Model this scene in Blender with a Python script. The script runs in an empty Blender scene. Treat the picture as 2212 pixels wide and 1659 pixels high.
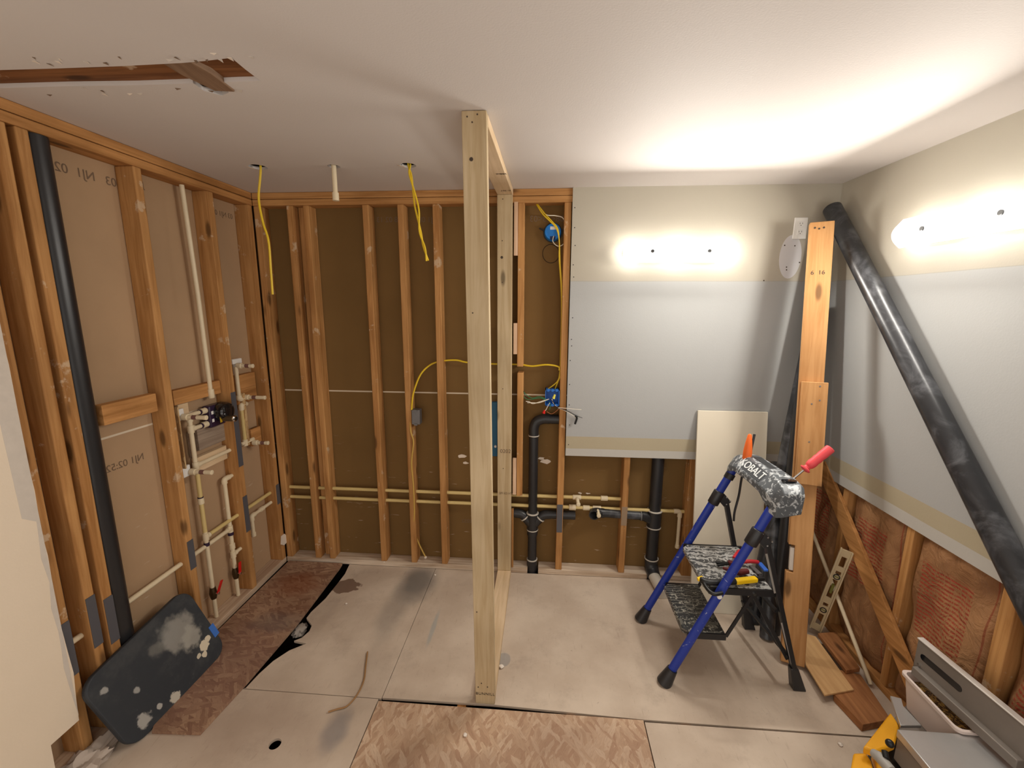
import bpy, bmesh, math, random
from mathutils import Vector, Matrix
S = bpy.context.scene
COL = S.collection
R = random.Random(7)
H, W = 2.471, 3.419                      # ceiling height, right wall plane (x); left studs x=0, back studs y=0

# ---------------------------------------------------------------- camera
CAM = Vector((1.79859, -2.66988, 1.80337))
RT = Vector((0.997196, 0.074681, 0.004798)); UP = Vector((-0.018132, 0.178909, 0.983699)); FW = Vector((-0.072605, 0.981027, -0.179761))
FPX = 931.515
cd = bpy.data.cameras.new('camera'); cam = bpy.data.objects.new('camera', cd); COL.objects.link(cam)
cd.sensor_width = 36; cd.lens = FPX * 36 / 2212; cd.clip_start = 0.02
m = Matrix((RT, UP, -FW)).transposed().to_4x4(); m.translation = CAM; cam.matrix_world = m
S.camera = cam
# ---------------------------------------------------------------- world, exposure
S.view_settings.view_transform = 'Standard'; S.view_settings.look = 'None'
S.view_settings.exposure = 0.80; S.view_settings.gamma = 1.0; S.view_settings.use_curve_mapping = False
wd = bpy.data.worlds.new('world'); S.world = wd; wd.use_nodes = True
wd.node_tree.nodes['Background'].inputs[0].default_value = (1.0, 0.92, 0.84, 1)
wd.node_tree.nodes['Background'].inputs[1].default_value = 0.74
LAMP_W = 1.15         # each bulb, lighting the wall behind the glass
PANEL_W = 12.5         # light leaving the front of each glass
TILT = math.radians(24)
SHADE_E = 1.4        # glowing glass

# ---------------------------------------------------------------- helpers
def ray(px, py): return FW + RT * ((px - 1106) / FPX) - UP * ((py - 829.5) / FPX)
def pX(px, py, X): d = ray(px, py); return CAM + d * ((X - CAM.x) / d.x)
def pY(px, py, Y=0.0): d = ray(px, py); return CAM + d * ((Y - CAM.y) / d.y)
def pZ(px, py, Z=0.0): d = ray(px, py); return CAM + d * ((Z - CAM.z) / d.z)
V = Vector

class MB:
    def __init__(s): s.v = []; s.f = []
    def quadbox(s, c):                        # 8 corners: bottom 4 ccw, top 4 ccw
        n = len(s.v); s.v += [V(p) for p in c]
        for q in ((0,3,2,1),(4,5,6,7),(0,1,5,4),(1,2,6,5),(2,3,7,6),(3,0,4,7)): s.f.append([n+i for i in q])
        return s
    def box(s, x0, x1, y0, y1, z0, z1):
        return s.quadbox([(x0,y0,z0),(x1,y0,z0),(x1,y1,z0),(x0,y1,z0),(x0,y0,z1),(x1,y0,z1),(x1,y1,z1),(x0,y1,z1)])
    def obox(s, a, b, w, d, side=None):       # bar from a to b, width w along side, depth d across
        a, b = V(a), V(b); ax = (b-a).normalized(); sd = V(side) if side else V((0,0,1)).cross(ax)
        if sd.length < 1e-4: sd = V((1,0,0))
        sd = (sd - ax*sd.dot(ax)).normalized(); n = ax.cross(sd)
        w2, d2 = sd*w/2, n*d/2
        return s.quadbox([a-w2-d2, a+w2-d2, a+w2+d2, a-w2+d2, b-w2-d2, b+w2-d2, b+w2+d2, b-w2+d2])
    def ring(s, c, ax, r, seg, side=None, ry=None):
        ax = ax.normalized(); sd = side if side else (V((0,0,1)) if abs(ax.z) < .9 else V((1,0,0)))
        sd = (sd - ax*sd.dot(ax)).normalized(); n = ax.cross(sd); k = len(s.v); ry = ry or r
        for i in range(seg):
            t = 2*math.pi*i/seg; s.v.append(c + sd*(math.cos(t)*r) + n*(math.sin(t)*ry))
        return k, sd
    def tube(s, pts, r, seg=12, caps=True, hollow=0, ry=None, side=None):
        pts = [V(p) for p in pts]; rs = r if isinstance(r, (list, tuple)) else [r]*len(pts)
        ks = []; sd = side
        for i, p in enumerate(pts):
            ax = (pts[min(i+1, len(pts)-1)] - pts[max(i-1, 0)])
            if ax.length < 1e-9: ax = V((0,0,1))
            k, sd = s.ring(p, ax, rs[i], seg, sd, ry); ks.append(k)
        for a, b in zip(ks, ks[1:]):
            for i in range(seg): j = (i+1) % seg; s.f.append([a+i, a+j, b+j, b+i])
        if hollow:
            ax = (pts[-1]-pts[0]).normalized(); ins = []
            for p, a in ((pts[0], pts[1]-pts[0]), (pts[-1], pts[-1]-pts[-2])):
                k, _ = s.ring(p, a, rs[0]*hollow, seg, sd if p is pts[-1] else None); ins.append(k)
            # inner rings need the same phase as the outer ones
            for q, kk in ((0, ks[0]), (1, ks[-1])):
                c = pts[0] if q == 0 else pts[-1]
                for i in range(seg): s.v[ins[q]+i] = c + (s.v[kk+i]-c)*hollow
            for i in range(seg):
                j = (i+1) % seg
                s.f.append([ks[0]+j, ks[0]+i, ins[0]+i, ins[0]+j]); s.f.append([ks[-1]+i, ks[-1]+j, ins[1]+j, ins[1]+i])
                s.f.append([ins[0]+i, ins[0]+j, ins[1]+j, ins[1]+i][::-1])
        elif caps:
            s.f.append([ks[0]+i for i in range(seg)][::-1]); s.f.append([ks[-1]+i for i in range(seg)])
        return s
    def ball(s, c, r, seg=16, rings=10, sc=(1,1,1)):
        c = V(c); k = len(s.v)
        for i in range(1, rings):
            a = math.pi*i/rings
            for j in range(seg):
                b = 2*math.pi*j/seg; s.v.append(c + V((r*sc[0]*math.sin(a)*math.cos(b), r*sc[1]*math.sin(a)*math.sin(b), r*sc[2]*math.cos(a))))
        t = len(s.v); s.v.append(c+V((0,0,r*sc[2]))); b_ = len(s.v); s.v.append(c-V((0,0,r*sc[2])))
        for i in range(rings-2):
            for j in range(seg): j2 = (j+1) % seg; s.f.append([k+i*seg+j, k+(i+1)*seg+j, k+(i+1)*seg+j2, k+i*seg+j2])
        for j in range(seg):
            j2 = (j+1) % seg; s.f.append([t, k+j, k+j2]); s.f.append([b_, k+(rings-2)*seg+j2, k+(rings-2)*seg+j])
        return s
    def prism(s, poly, off):                  # closed polygon (3d points) swept by off
        off = V(off); k = len(s.v); n = len(poly); s.v += [V(p) for p in poly] + [V(p)+off for p in poly]
        s.f.append([k+i for i in range(n)][::-1]); s.f.append([k+n+i for i in range(n)])
        for i in range(n): j = (i+1) % n; s.f.append([k+i, k+j, k+n+j, k+n+i])
        return s
    def loft(s, secs, caps=True):
        n = len(secs[0]); ks = []
        for q in secs: ks.append(len(s.v)); s.v += [V(p) for p in q]
        for a, b in zip(ks, ks[1:]):
            for i in range(n): j = (i+1) % n; s.f.append([a+i, a+j, b+j, b+i])
        if caps: s.f.append([ks[0]+i for i in range(n)][::-1]); s.f.append([ks[-1]+i for i in range(n)])
        return s

def mk(name, mb, mat, parent=None, bevel=0, sharp=35):
    me = bpy.data.meshes.new(name); off = parent.location.copy() if parent else V((0,0,0))
    p = parent.parent if parent else None
    while p: off += p.location; p = p.parent
    me.from_pydata([tuple(v-off) for v in mb.v], [], mb.f); me.materials.append(mat)
    bm = bmesh.new(); bm.from_mesh(me); bmesh.ops.recalc_face_normals(bm, faces=bm.faces); bm.to_mesh(me); bm.free()
    me.shade_smooth(); me.set_sharp_from_angle(angle=math.radians(sharp))
    o = bpy.data.objects.new(name, me); COL.objects.link(o)
    if parent: o.parent = parent
    if bevel:
        b = o.modifiers.new('bevel', 'BEVEL'); b.width = bevel; b.segments = 2; b.limit_method = 'ANGLE'
    return o
def tag(o, label=None, cat=None, group=None, kind=None):
    if label: o['label'] = label
    if cat: o['category'] = cat
    if group: o['group'] = group
    if kind: o['kind'] = kind
    return o
def thing(name, loc, label, cat, group=None):
    o = bpy.data.objects.new(name, None); COL.objects.link(o); o.location = V(loc); o.empty_display_size = .05
    return tag(o, label, cat, group)
def struct(name, mb, mat, parent=None, **k):
    o = mk(name, mb, mat, parent, **k)
    if not parent: o['kind'] = 'structure'
    return o
def apply_mods(o):
    dg = bpy.context.evaluated_depsgraph_get(); me = bpy.data.meshes.new_from_object(o.evaluated_get(dg)); o.modifiers.clear(); o.data = me
def cut(o, mbs):                              # real holes: boolean, applied at once, cutters removed
    cs = []
    for mb in mbs:
        c = mk('cutter', mb, o.data.materials[0]); cs.append(c)
        b = o.modifiers.new('b', 'BOOLEAN'); b.object = c; b.operation = 'DIFFERENCE'; b.solver = 'EXACT'
    bpy.context.view_layer.update(); apply_mods(o)
    for c in cs: bpy.data.objects.remove(c)
    for p in o.data.polygons: p.use_smooth = False
def spline(pts, n=6):
    pts = [V(p) for p in pts]; out = []
    for i in range(len(pts)-1):
        p0, p1, p2, p3 = pts[max(i-1,0)], pts[i], pts[i+1], pts[min(i+2, len(pts)-1)]
        for k in range(n):
            t = k/n; out.append(.5*((2*p1)+(-p0+p2)*t+(2*p0-5*p1+4*p2-p3)*t*t+(-p0+3*p1-3*p2+p3)*t**3))
    return out+[pts[-1]]
def text_mb(body, size, origin, xdir, ydir, depth=.0006, sx=1.0, space=1.0):
    cu = bpy.data.curves.new('t', 'FONT'); cu.body = body; cu.size = size; cu.extrude = depth; cu.align_x = 'CENTER'; cu.align_y = 'CENTER'; cu.space_character = space
    o = bpy.data.objects.new('t', cu); COL.objects.link(o); bpy.context.view_layer.update()
    me = bpy.data.meshes.new_from_object(o.evaluated_get(bpy.context.evaluated_depsgraph_get()))
    mb = MB(); X, Y = V(xdir).normalized(), V(ydir).normalized(); Z = X.cross(Y); O = V(origin)
    mb.v = [O + X*v.co.x*sx + Y*v.co.y + Z*v.co.z for v in me.vertices]; mb.f = [list(p.vertices) for p in me.polygons]
    bpy.data.objects.remove(o); bpy.data.curves.remove(cu); bpy.data.meshes.remove(me)
    return mb

# ---------------------------------------------------------------- materials
def srgb(r, g, b): return tuple(((c/255)/12.92 if c/255 <= .04045 else ((c/255+.055)/1.055)**2.4) for c in (r,g,b)) + (1,)
class Mat:
    def __init__(s, name, rough=.6, metal=0.0, spec=.4):
        s.m = bpy.data.materials.new(name); s.m.use_nodes = True; s.t = s.m.node_tree; s.b = s.t.nodes['Principled BSDF']
        s.b.inputs['Roughness'].default_value = rough; s.b.inputs['Metallic'].default_value = metal; s.b.inputs['Specular IOR Level'].default_value = spec
        s.co = s.n('ShaderNodeTexCoord').outputs['Object']
    def n(s, t, **k):
        o = s.t.nodes.new(t)
        for a, v in k.items(): setattr(o, a, v)
        return o
    def l(s, a, b): s.t.links.new(a, b)
    def map(s, scale=(1,1,1), rot=(0,0,0), loc=(0,0,0), src=None):
        o = s.n('ShaderNodeMapping'); o.inputs['Scale'].default_value = scale; o.inputs['Rotation'].default_value = rot; o.inputs['Location'].default_value = loc
        s.l(src or s.co, o.inputs['Vector']); return o.outputs[0]
    def noise(s, scale, detail=3, vec=None, rough=.5, dist=0):
        o = s.n('ShaderNodeTexNoise'); o.inputs['Scale'].default_value = scale; o.inputs['Detail'].default_value = detail; o.inputs['Roughness'].default_value = rough; o.inputs['Distortion'].default_value = dist
        s.l(vec or s.co, o.inputs['Vector']); return o.outputs['Fac']
    def rng(s, fac, a, b, c=0.0, d=1.0):
        o = s.n('ShaderNodeMapRange'); o.interpolation_type = 'SMOOTHSTEP'
        for i, v in zip((1,2,3,4), (a,b,c,d)): o.inputs[i].default_value = v
        s.l(fac, o.inputs[0]); return o.outputs[0]
    def ramp(s, fac, stops):
        o = s.n('ShaderNodeValToRGB'); e = o.color_ramp.elements
        e[0].position, e[0].color = stops[0]; e[1].position, e[1].color = stops[-1]
        for p, c in stops[1:-1]: x = e.new(p); x.color = c
        s.l(fac, o.inputs[0]); return o.outputs[0]
    def math(s, op, a, b=None):
        o = s.n('ShaderNodeMath', operation=op)
        for i, v in enumerate((a, b)):
            if v is None: continue
            if isinstance(v, (int, float)): o.inputs[i].default_value = v
            else: s.l(v, o.inputs[i])
        return o.outputs[0]
    def mix(s, fac, a, b, mode='MIX'):
        o = s.n('ShaderNodeMix', data_type='RGBA', blend_type=mode)
        for k, v in ((0, fac), (6, a), (7, b)):
            if isinstance(v, (int, float)): o.inputs[k].default_value = v
            elif isinstance(v, tuple): o.inputs[k].default_value = v
            else: s.l(v, o.inputs[k])
        return o.outputs[2]
    def sep(s):
        o = s.n('ShaderNodeSeparateXYZ'); s.l(s.co, o.inputs[0]); return o.outputs
    def blob(s, c, sc, amp=.3, freq=6, soft=.25):   # irregular stain: centre, half-sizes
        mp = s.map(scale=tuple(1/q for q in sc), loc=tuple(-a/q for a, q in zip(c, sc)))
        ln = s.n('ShaderNodeVectorMath', operation='LENGTH'); s.l(mp, ln.inputs[0])
        d = s.math('ADD', ln.outputs['Value'], s.math('MULTIPLY', s.math('SUBTRACT', s.noise(freq, 4), .5), amp*3))
        return s.rng(d, 1-soft, 1+soft, 1, 0)
    def col(s, c):
        if isinstance(c, tuple): s.b.inputs['Base Color'].default_value = c
        else: s.l(c, s.b.inputs['Base Color'])
        return s
    def bump(s, h, k=.3, d=.002):
        o = s.n('ShaderNodeBump'); o.inputs['Strength'].default_value = k; o.inputs['Distance'].default_value = d
        s.l(h, o.inputs['Height']); s.l(o.outputs[0], s.b.inputs['Normal']); return s

def plain(name, c, rough=.6, metal=0.0, var=.0, scale=20, spec=.4):
    M = Mat(name, rough, metal, spec)
    if var: M.col(M.mix(M.math('MULTIPLY', M.noise(scale, 4), var), c, tuple(x*.35 for x in c[:3])+(1,)))
    else: M.col(c)
    return M.m
def wood(name, c1, c2, axis, knot=True, white=0.0, rough=.7):
    M = Mat(name, rough, 0, .25); k = {'x':(1.2,22,22),'y':(22,1.2,22),'z':(22,22,1.2)}[axis]
    g = M.noise(1.6, 6, M.map(k), .62, .6)
    c = M.mix(M.rng(g, .3, .72), c1, c2)
    big = M.noise(2.3, 2); c = M.mix(M.rng(big, .35, .75, 0, .45), c, tuple(x*.62 for x in c2[:3])+(1,))
    if knot:
        kk = {'x':(1.6,5,5),'y':(5,1.6,5),'z':(5,5,1.6)}[axis]
        vo = M.n('ShaderNodeTexVoronoi'); vo.inputs['Scale'].default_value = 1.7; M.l(M.map(kk, loc=(.3,.7,.2)), vo.inputs['Vector'])
        c = M.mix(M.rng(vo.outputs['Distance'], .07, .17, .8, 0), c, tuple(x*.25 for x in c2[:3])+(1,))
    if white:
        c = M.mix(M.rng(M.noise(9, 5, None, .65), .66-white*.1, .72-white*.1, 0, .7), c, srgb(205,180,150))
    M.col(c); M.bump(g, .25, .0015); return M.m

OLD1, OLD2 = srgb(200,150,94), srgb(160,110,60)
woodZ = wood('framing_lumber_vertical', OLD1, OLD2, 'z', True, .35)
woodX = wood('framing_lumber_along_x', OLD1, OLD2, 'x')
woodY = wood('framing_lumber_along_y', srgb(205,150,92), OLD2, 'y')
newZ = wood('new_lumber_vertical', srgb(204,184,150), srgb(180,156,118), 'z')
newY = wood('new_lumber_along_y', srgb(228,202,168), srgb(205,176,136), 'y')
newX = wood('new_lumber_along_x', srgb(222,196,155), srgb(200,168,126), 'x')
postw = wood('orange_lumber', srgb(200,152,100), srgb(174,124,74), 'z')
brownw = wood('brown_lumber', srgb(172,118,74), srgb(130,84,50), 'y')
tanb = wood('tan_board', srgb(208,168,118), srgb(188,146,98), 'y', False)

def lining(name, base):
    M = Mat(name, .85, 0, .15)
    c = M.mix(M.rng(M.noise(3, 4), .35, .7, 0, .25), base, tuple(x*.7 for x in base[:3])+(1,))
    z = M.sep()[2]
    d = M.math('ABSOLUTE', M.math('SUBTRACT', z, 1.229)); c = M.mix(M.rng(d, .0035, .0055, 1, 0), c, srgb(214,200,178))
    sm = M.noise(1, 3, M.map((9,9,60)), .6); low = M.rng(z, .3, 1.2, 1, 0)
    c = M.mix(M.math('MULTIPLY', M.rng(sm, .66, .74, 0, .35), low), c, srgb(225,210,195))
    return M.col(c).bump(M.noise(180, 2), .08, .001).m
lin = lining('drywall_backing_paper', srgb(178,148,116))
linb = lining('shaded_backing_paper', srgb(122,94,56))  # darker copy of the paper: the shade of the back bays is painted in
def paint(name):
    M = Mat(name, .55, 0, .3); z = M.sep()[2]; zz = M.math('ADD', z, M.math('MULTIPLY', M.math('SUBTRACT', M.noise(2.5, 2), .5), .006))
    beige, grey, tape, white = srgb(178,171,156), srgb(172,173,172), srgb(176,165,140), srgb(186,183,176)
    def step(e): return M.rng(zz, e-.0015, e+.0015)
    c = M.mix(step(.905), white, tape); c = M.mix(step(.985), c, grey); c = M.mix(step(1.946), c, beige)
    ln = M.math('ABSOLUTE', M.math('SUBTRACT', zz, 1.946)); c = M.mix(M.rng(ln, .001, .003, .35, 0), c, srgb(150,145,135))
    return M.col(c).bump(M.noise(140, 3), .25, .0012).m
paintm = paint('wall_paint_bands')
M = Mat('near_wall_paint', .6, 0, .3)
paintL = M.col(M.mix(M.rng(M.noise(4, 3), .4, .7, 0, .12), srgb(230,214,192), srgb(216,200,176))).bump(M.noise(120, 4), .45, .0015).m
M = Mat('ceiling_paint', .7, 0, .25)
ceilm = M.col(M.mix(M.rng(M.noise(2.2, 3), .35, .7, 0, .10), srgb(210,203,198), srgb(200,190,183))).bump(M.noise(170, 3), .3, .001).m
gyps = plain('gypsum_edge', srgb(214,204,192), .85, 0, .25, 40)
drysheet = plain('drywall_offcut_face', srgb(214,205,186), .8, 0, .06, 8)

M = Mat('underlay_floor', .8, 0, .2)
c = M.mix(M.rng(M.noise(2.2, 5, None, .6), .3, .7), srgb(206,190,172), srgb(184,166,148))
g = M.noise(1, 5, M.map((60,9,9)), .7); c = M.mix(M.rng(g, .58, .72, 0, .35), c, srgb(150,130,112))
c = M.mix(M.math('MULTIPLY', M.rng(M.noise(48, 6, None, .75), .62, .70, 0, .6), M.rng(M.noise(4, 3), .4, .6, .25, 1)), c, srgb(116,102,88)); c = M.mix(M.rng(M.noise(5, 6, None, .75), .5, .75, 0, .35), c, srgb(146,130,116)); c = M.mix(M.rng(M.noise(15, 6, M.map(loc=(4,2,0)), .8), .70, .75, 0, .5), c, srgb(96,84,74))
for cen, sc, k, colr, am, fq, so in (((1.0,-.16,0),(.11,.17,1),.75,srgb(88,86,84),.3,5,.6), ((.93,-.42,0),(.07,.22,1),.4,srgb(110,104,98),.3,5,.6), ((.54,-.235,0),(.09,.07,1),.85,srgb(104,78,62),.35,16,.05),
        ((1.62,-.74,0),(.035,.045,1),.45,srgb(110,122,132),.15,12,.1), ((.93,-1.17,0),(.05,.09,1),.55,srgb(104,108,114),.3,12,.5), ((1.2,-.55,0),(.012,.13,1),.4,srgb(130,150,158),.2,12,.5), ((.5,-.52,0),(.1,.2,1),.25,srgb(120,100,84),.4,9,.5),
        ((2.2,-.5,0),(.3,.3,1),.15,srgb(140,120,104),.4,5,.6), ((.5,-1.2,0),(.35,.2,1),.3,srgb(150,126,112),.4,5,.6), ((.97,-.9,0),(.1,.2,1),.2,srgb(120,104,90),.4,9,.5)):
    c = M.mix(M.math('MULTIPLY', M.blob(cen, sc, am, fq, so), k), c, colr)
floorm = M.col(c).bump(M.noise(90, 4), .25, .001).m

def osb(name, cols, dark, rot=.3):
    M = Mat(name, .75, 0, .25); lay = []
    for k, (rz, sc) in enumerate(((rot,(10,56,10)),(rot+.6,(12,62,12)),(rot-.55,(13,60,13)))):
        nz = M.n('ShaderNodeTexNoise'); nz.inputs['Scale'].default_value = 12; nz.inputs['Detail'].default_value = 4; M.l(M.co, nz.inputs[0])
        ad = M.n('ShaderNodeVectorMath', operation='MULTIPLY_ADD'); M.l(nz.outputs['Color'], ad.inputs[0]); ad.inputs[1].default_value = (1.2,2.2,1.2); M.l(M.map(sc, (0,0,0), (k*3.1,k*1.7,0), M.map((1,1,1),(0,0,rz))), ad.inputs[2])
        vo = M.n('ShaderNodeTexVoronoi'); vo.inputs['Scale'].default_value = 1.0; M.l(ad.outputs[0], vo.inputs['Vector'])
        sp = M.n('ShaderNodeSeparateColor'); M.l(vo.outputs['Color'], sp.inputs[0])
        fib = M.noise(1, 4, M.map((30,260,30), (0,0,0), (0,0,0), M.map((1,1,1),(0,0,rz))), .7)
        cc = M.ramp(sp.outputs[0], [(0, cols[0]), (.5, cols[1]), (1, cols[2])]); cc = M.mix(M.rng(fib, .45, .75, 0, .5), cc, tuple(x*.55 for x in cols[0][:3])+(1,))
        lay.append((cc, sp.outputs[1]))
    c = M.mix(M.rng(lay[1][1], .52, .56), lay[0][0], lay[1][0]); c = M.mix(M.rng(lay[2][1], .66, .70), c, lay[2][0])
    c = M.mix(M.rng(M.noise(3, 4), .4, .7, 0, .3), c, tuple(x*.6 for x in cols[0][:3])+(1,))
    for cen, sc, k, colr in dark: c = M.mix(M.math('MULTIPLY', M.blob(cen, sc, .35, 9, .5), k), c, colr)
    M.col(c).bump(lay[0][1], .3, .0015); return M.m
osbL = osb('stained_osb', [srgb(132,98,78), srgb(154,120,96), srgb(176,144,116)], [((.22,-.25,0),(.14,.12,1),.55,srgb(120,60,24)), ((.3,-.6,0),(.14,.08,1),.5,srgb(96,88,84)), ((.25,-.9,0),(.2,.3,1),.3,srgb(130,96,88)), ((.33,-.45,0),(.1,.1,1),.3,srgb(100,60,36))])
osbF = osb('floor_osb', [srgb(172,138,112), srgb(192,162,134), srgb(206,180,154)], [((1.5,-1.3,0),(.3,.08,1),.3,srgb(120,96,84)), ((2.0,-1.15,0),(.3,.1,1),.25,srgb(128,98,84))], 1.5)
osbV = osb('osb_scrap', [srgb(170,130,84), srgb(200,166,118), srgb(222,194,148)], [])

black = plain('black_abs', (.018,.018,.02,1), .35, 0, 0, 10, .5)
M = Mat('dusty_abs', .32, 0, .5)
dusty = M.col(M.mix(M.rng(M.noise(7, 5, None, .65, .8), .45, .72, 0, .55), (.022,.023,.026,1), (.16,.165,.18,1))).m
cpvc = plain('cream_cpvc', srgb(226,210,178), .4, 0, .12, 30)
cpvcy = plain('yellowed_cpvc', srgb(216,192,130), .4, 0, .15, 30)
pvcw = plain('white_pvc', srgb(205,198,186), .45, 0, .2, 20)
purple = plain('purple_primer', (.03,.015,.04,1), .25)
glossk = plain('glossy_black', (.008,.008,.01,1), .06, 0, 0, 1, .8)
chrome = plain('chrome', (.75,.75,.76,1), .12, 1)
steel = plain('galvanised_steel', srgb(120,118,118), .5, .6, .3, 30)
platem = plain('nail_plate_steel', srgb(98,98,104), .55, .35, .2, 25)
redp = plain('red_plastic', srgb(205,28,22), .4)
yel = plain('yellow_sheath', srgb(222,188,40), .4)
yels = plain('tool_yellow', srgb(240,196,20), .4)
dew = plain('machine_yellow', srgb(226,160,24), .45, 0, .12, 30)
whp = plain('white_plastic', srgb(232,230,226), .35)
copper = plain('bare_wire', srgb(190,120,80), .35, .8)
blueb = plain('blue_box_plastic', srgb(30,104,190), .4)
greenw = plain('green_wire', srgb(40,120,80), .4); whitew = plain('white_wire', srgb(230,222,205), .4); blackw = plain('black_tape', (.01,.01,.01,1), .4)
ink = plain('stamp_ink', srgb(70,58,48), .8); inkl = plain('faded_ink', srgb(120,98,78), .8); inkb = plain('blue_grey_ink', srgb(150,146,140), .8)
dark = plain('dark_void', srgb(40,28,20), .9)
def splat(name, base, paintc, thr, scale, swirl=0):
    M = Mat(name, .4, 0, .45)
    n1 = M.noise(scale, 5, None, .6, 1.2)
    f = M.rng(n1, thr, thr+.05)
    if swirl:
        wv = M.n('ShaderNodeTexWave', wave_type='RINGS'); wv.inputs['Scale'].default_value = 26; wv.inputs['Distortion'].default_value = 7; wv.inputs['Detail'].default_value = 4; wv.inputs['Detail Scale'].default_value = 1.0
        M.l(M.map(loc=(.09,.12,0)), wv.inputs['Vector']); f = M.math('MAXIMUM', f, M.math('MULTIPLY', M.rng(wv.outputs['Fac'], .35, .8), swirl))
    return M.col(M.mix(f, base, paintc)).bump(f, .3, .001).m
capm = splat('paint_caked_cap', srgb(84,88,92), srgb(176,180,182), .52, 34)
stepm = splat('paint_swirled_tread', srgb(66,67,68), srgb(188,188,184), .53, 46, .7)
stepl = splat('paint_spattered_tread', srgb(48,49,50), srgb(170,168,156), .56, 50, .3)
bluem = splat('blue_tube', srgb(26,52,150), srgb(190,196,205), .66, 22)
stoolk = splat('black_stool_steel', (.012,.012,.014,1), srgb(190,190,185), .76, 30)
matm = splat('dusty_black_mat', (.032,.036,.042,1), srgb(160,158,152), .70, 9)
M = Mat('kraft_faced_insulation', .55, 0, .3)
c = M.mix(M.rng(M.noise(5, 4), .3, .7), srgb(176,132,92), srgb(138,98,66))
zz = M.sep(); w = M.n('ShaderNodeTexWave', wave_type='BANDS', bands_direction='Z'); w.inputs['Scale'].default_value = 17; w.inputs['Distortion'].default_value = .6; w.inputs['Detail'].default_value = 2; M.l(M.co, w.inputs['Vector'])
dash = M.rng(M.noise(1, 3, M.map((1,150,24)), .7), .38, .48)
yf = M.math('FRACT', M.math('DIVIDE', M.math('ADD', zz[1], 8.102), .406))
col_ok = M.math('MULTIPLY', M.rng(yf, .31, .32), M.rng(yf, .83, .84, 1, 0)); zok = M.math('MULTIPLY', M.rng(zz[2], .40, .41), M.rng(zz[2], .74, .75, 1, 0))
f = M.math('MULTIPLY', M.math('MULTIPLY', M.rng(w.outputs['Fac'], .5, .6), dash), M.math('MULTIPLY', col_ok, zok))
c = M.mix(M.math('MULTIPLY', f, .8), c, srgb(158,52,40))
l2 = M.rng(M.math('ABSOLUTE', M.math('SUBTRACT', yf, .16)), .004, .008, 1, 0); c = M.mix(M.math('MULTIPLY', l2, .7), c, srgb(140,62,40))
insul = M.col(c).bump(M.noise(9, 5, None, .62, 1.6), .9, .02).m
alu = plain('brushed_aluminium', srgb(190,188,186), .3, .55, .12, 40)
alud = plain('grey_cast_aluminium', srgb(132,124,116), .5, .3, .15, 30)
alub = plain('beige_level_aluminium', srgb(206,188,152), .45, .15, .12, 40)
M = Mat('frosted_tub', .35, 0, .5); M.b.inputs['Alpha'].default_value = 1; tub = M.col(srgb(220,204,196)).m
M = Mat('glowing_frosted_glass', .3); M.b.inputs['Base Color'].default_value = (.9,.9,.9,1); M.b.inputs['Emission Color'].default_value = (1,.985,.94,1); M.b.inputs['Emission Strength'].default_value = SHADE_E; shadem = M.m
M = Mat('bulb_glow', .3); M.b.inputs['Emission Color'].default_value = (1,.97,.9,1); M.b.inputs['Emission Strength'].default_value = 14; bulbm = M.m

# ================================================================ SHELL
D = .089
# ceiling with the ripped slot and three bored holes
ce = struct('ceiling', MB().box(-.12, W+.15, -3.15, .12, H, H+.013), ceilm)
for i_, bx_2 in enumerate(((-.14,-.12,-3.15,.12),(W+.15,W+.17,-3.15,.12),(-.14,W+.17,.12,.14),(-.14,W+.17,-3.152,-3.15))): struct('void_part_%d' % (20+i_), MB().box(*bx_2, H, H+.27), dark)  # unseen boards added round the ceiling void to keep outside light out
for i_, bx_2 in enumerate(((-.12,-.1,-3.15,.12),(W+.2,W+.22,-3.15,.12),(-.12,W+.22,.1,.12),(-.12,W+.22,-3.152,-3.15))): struct('void_part_%d' % (24+i_), MB().box(*bx_2, -.27, -.021), dark)  # unseen boards added round the floor void, stopping light leaks at the gaps
slot = [pZ(*p, H) for p in ((0,150),(120,148),(260,143),(395,136),(440,132),(500,125),(530,150),(563,175),(520,176),(470,178),(300,184),(150,186),(0,190))]
slot[0].x = -.0; slot[-1].x = -.0
cuts = [MB().prism([(p.x,p.y,H-.05) for p in slot], (0,0,.15))]
bite = [pZ(*p, H) for p in ((400,168),(440,196),(480,207),(494,200),(480,176),(440,160))]
cuts.append(MB().prism([(p.x,p.y,H-.05) for p in bite], (0,0,.15)))
holes = [((558,361),.042),((721,359.5),.03),((882,357.5),.038)]
HC = [pZ(*p, H) for p, r in holes]
for (p, r), c_ in zip(holes, HC): cuts.append(MB().tube([(c_.x,c_.y,H-.05),(c_.x,c_.y,H+.1)], r, 28))
cut(ce, cuts)
ce2 = MB().box(-.12, W+.15, -3.15, .12, H+.25, H+.27); struct('void_part_1', ce2, dark)   # underside of the floor above
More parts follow.
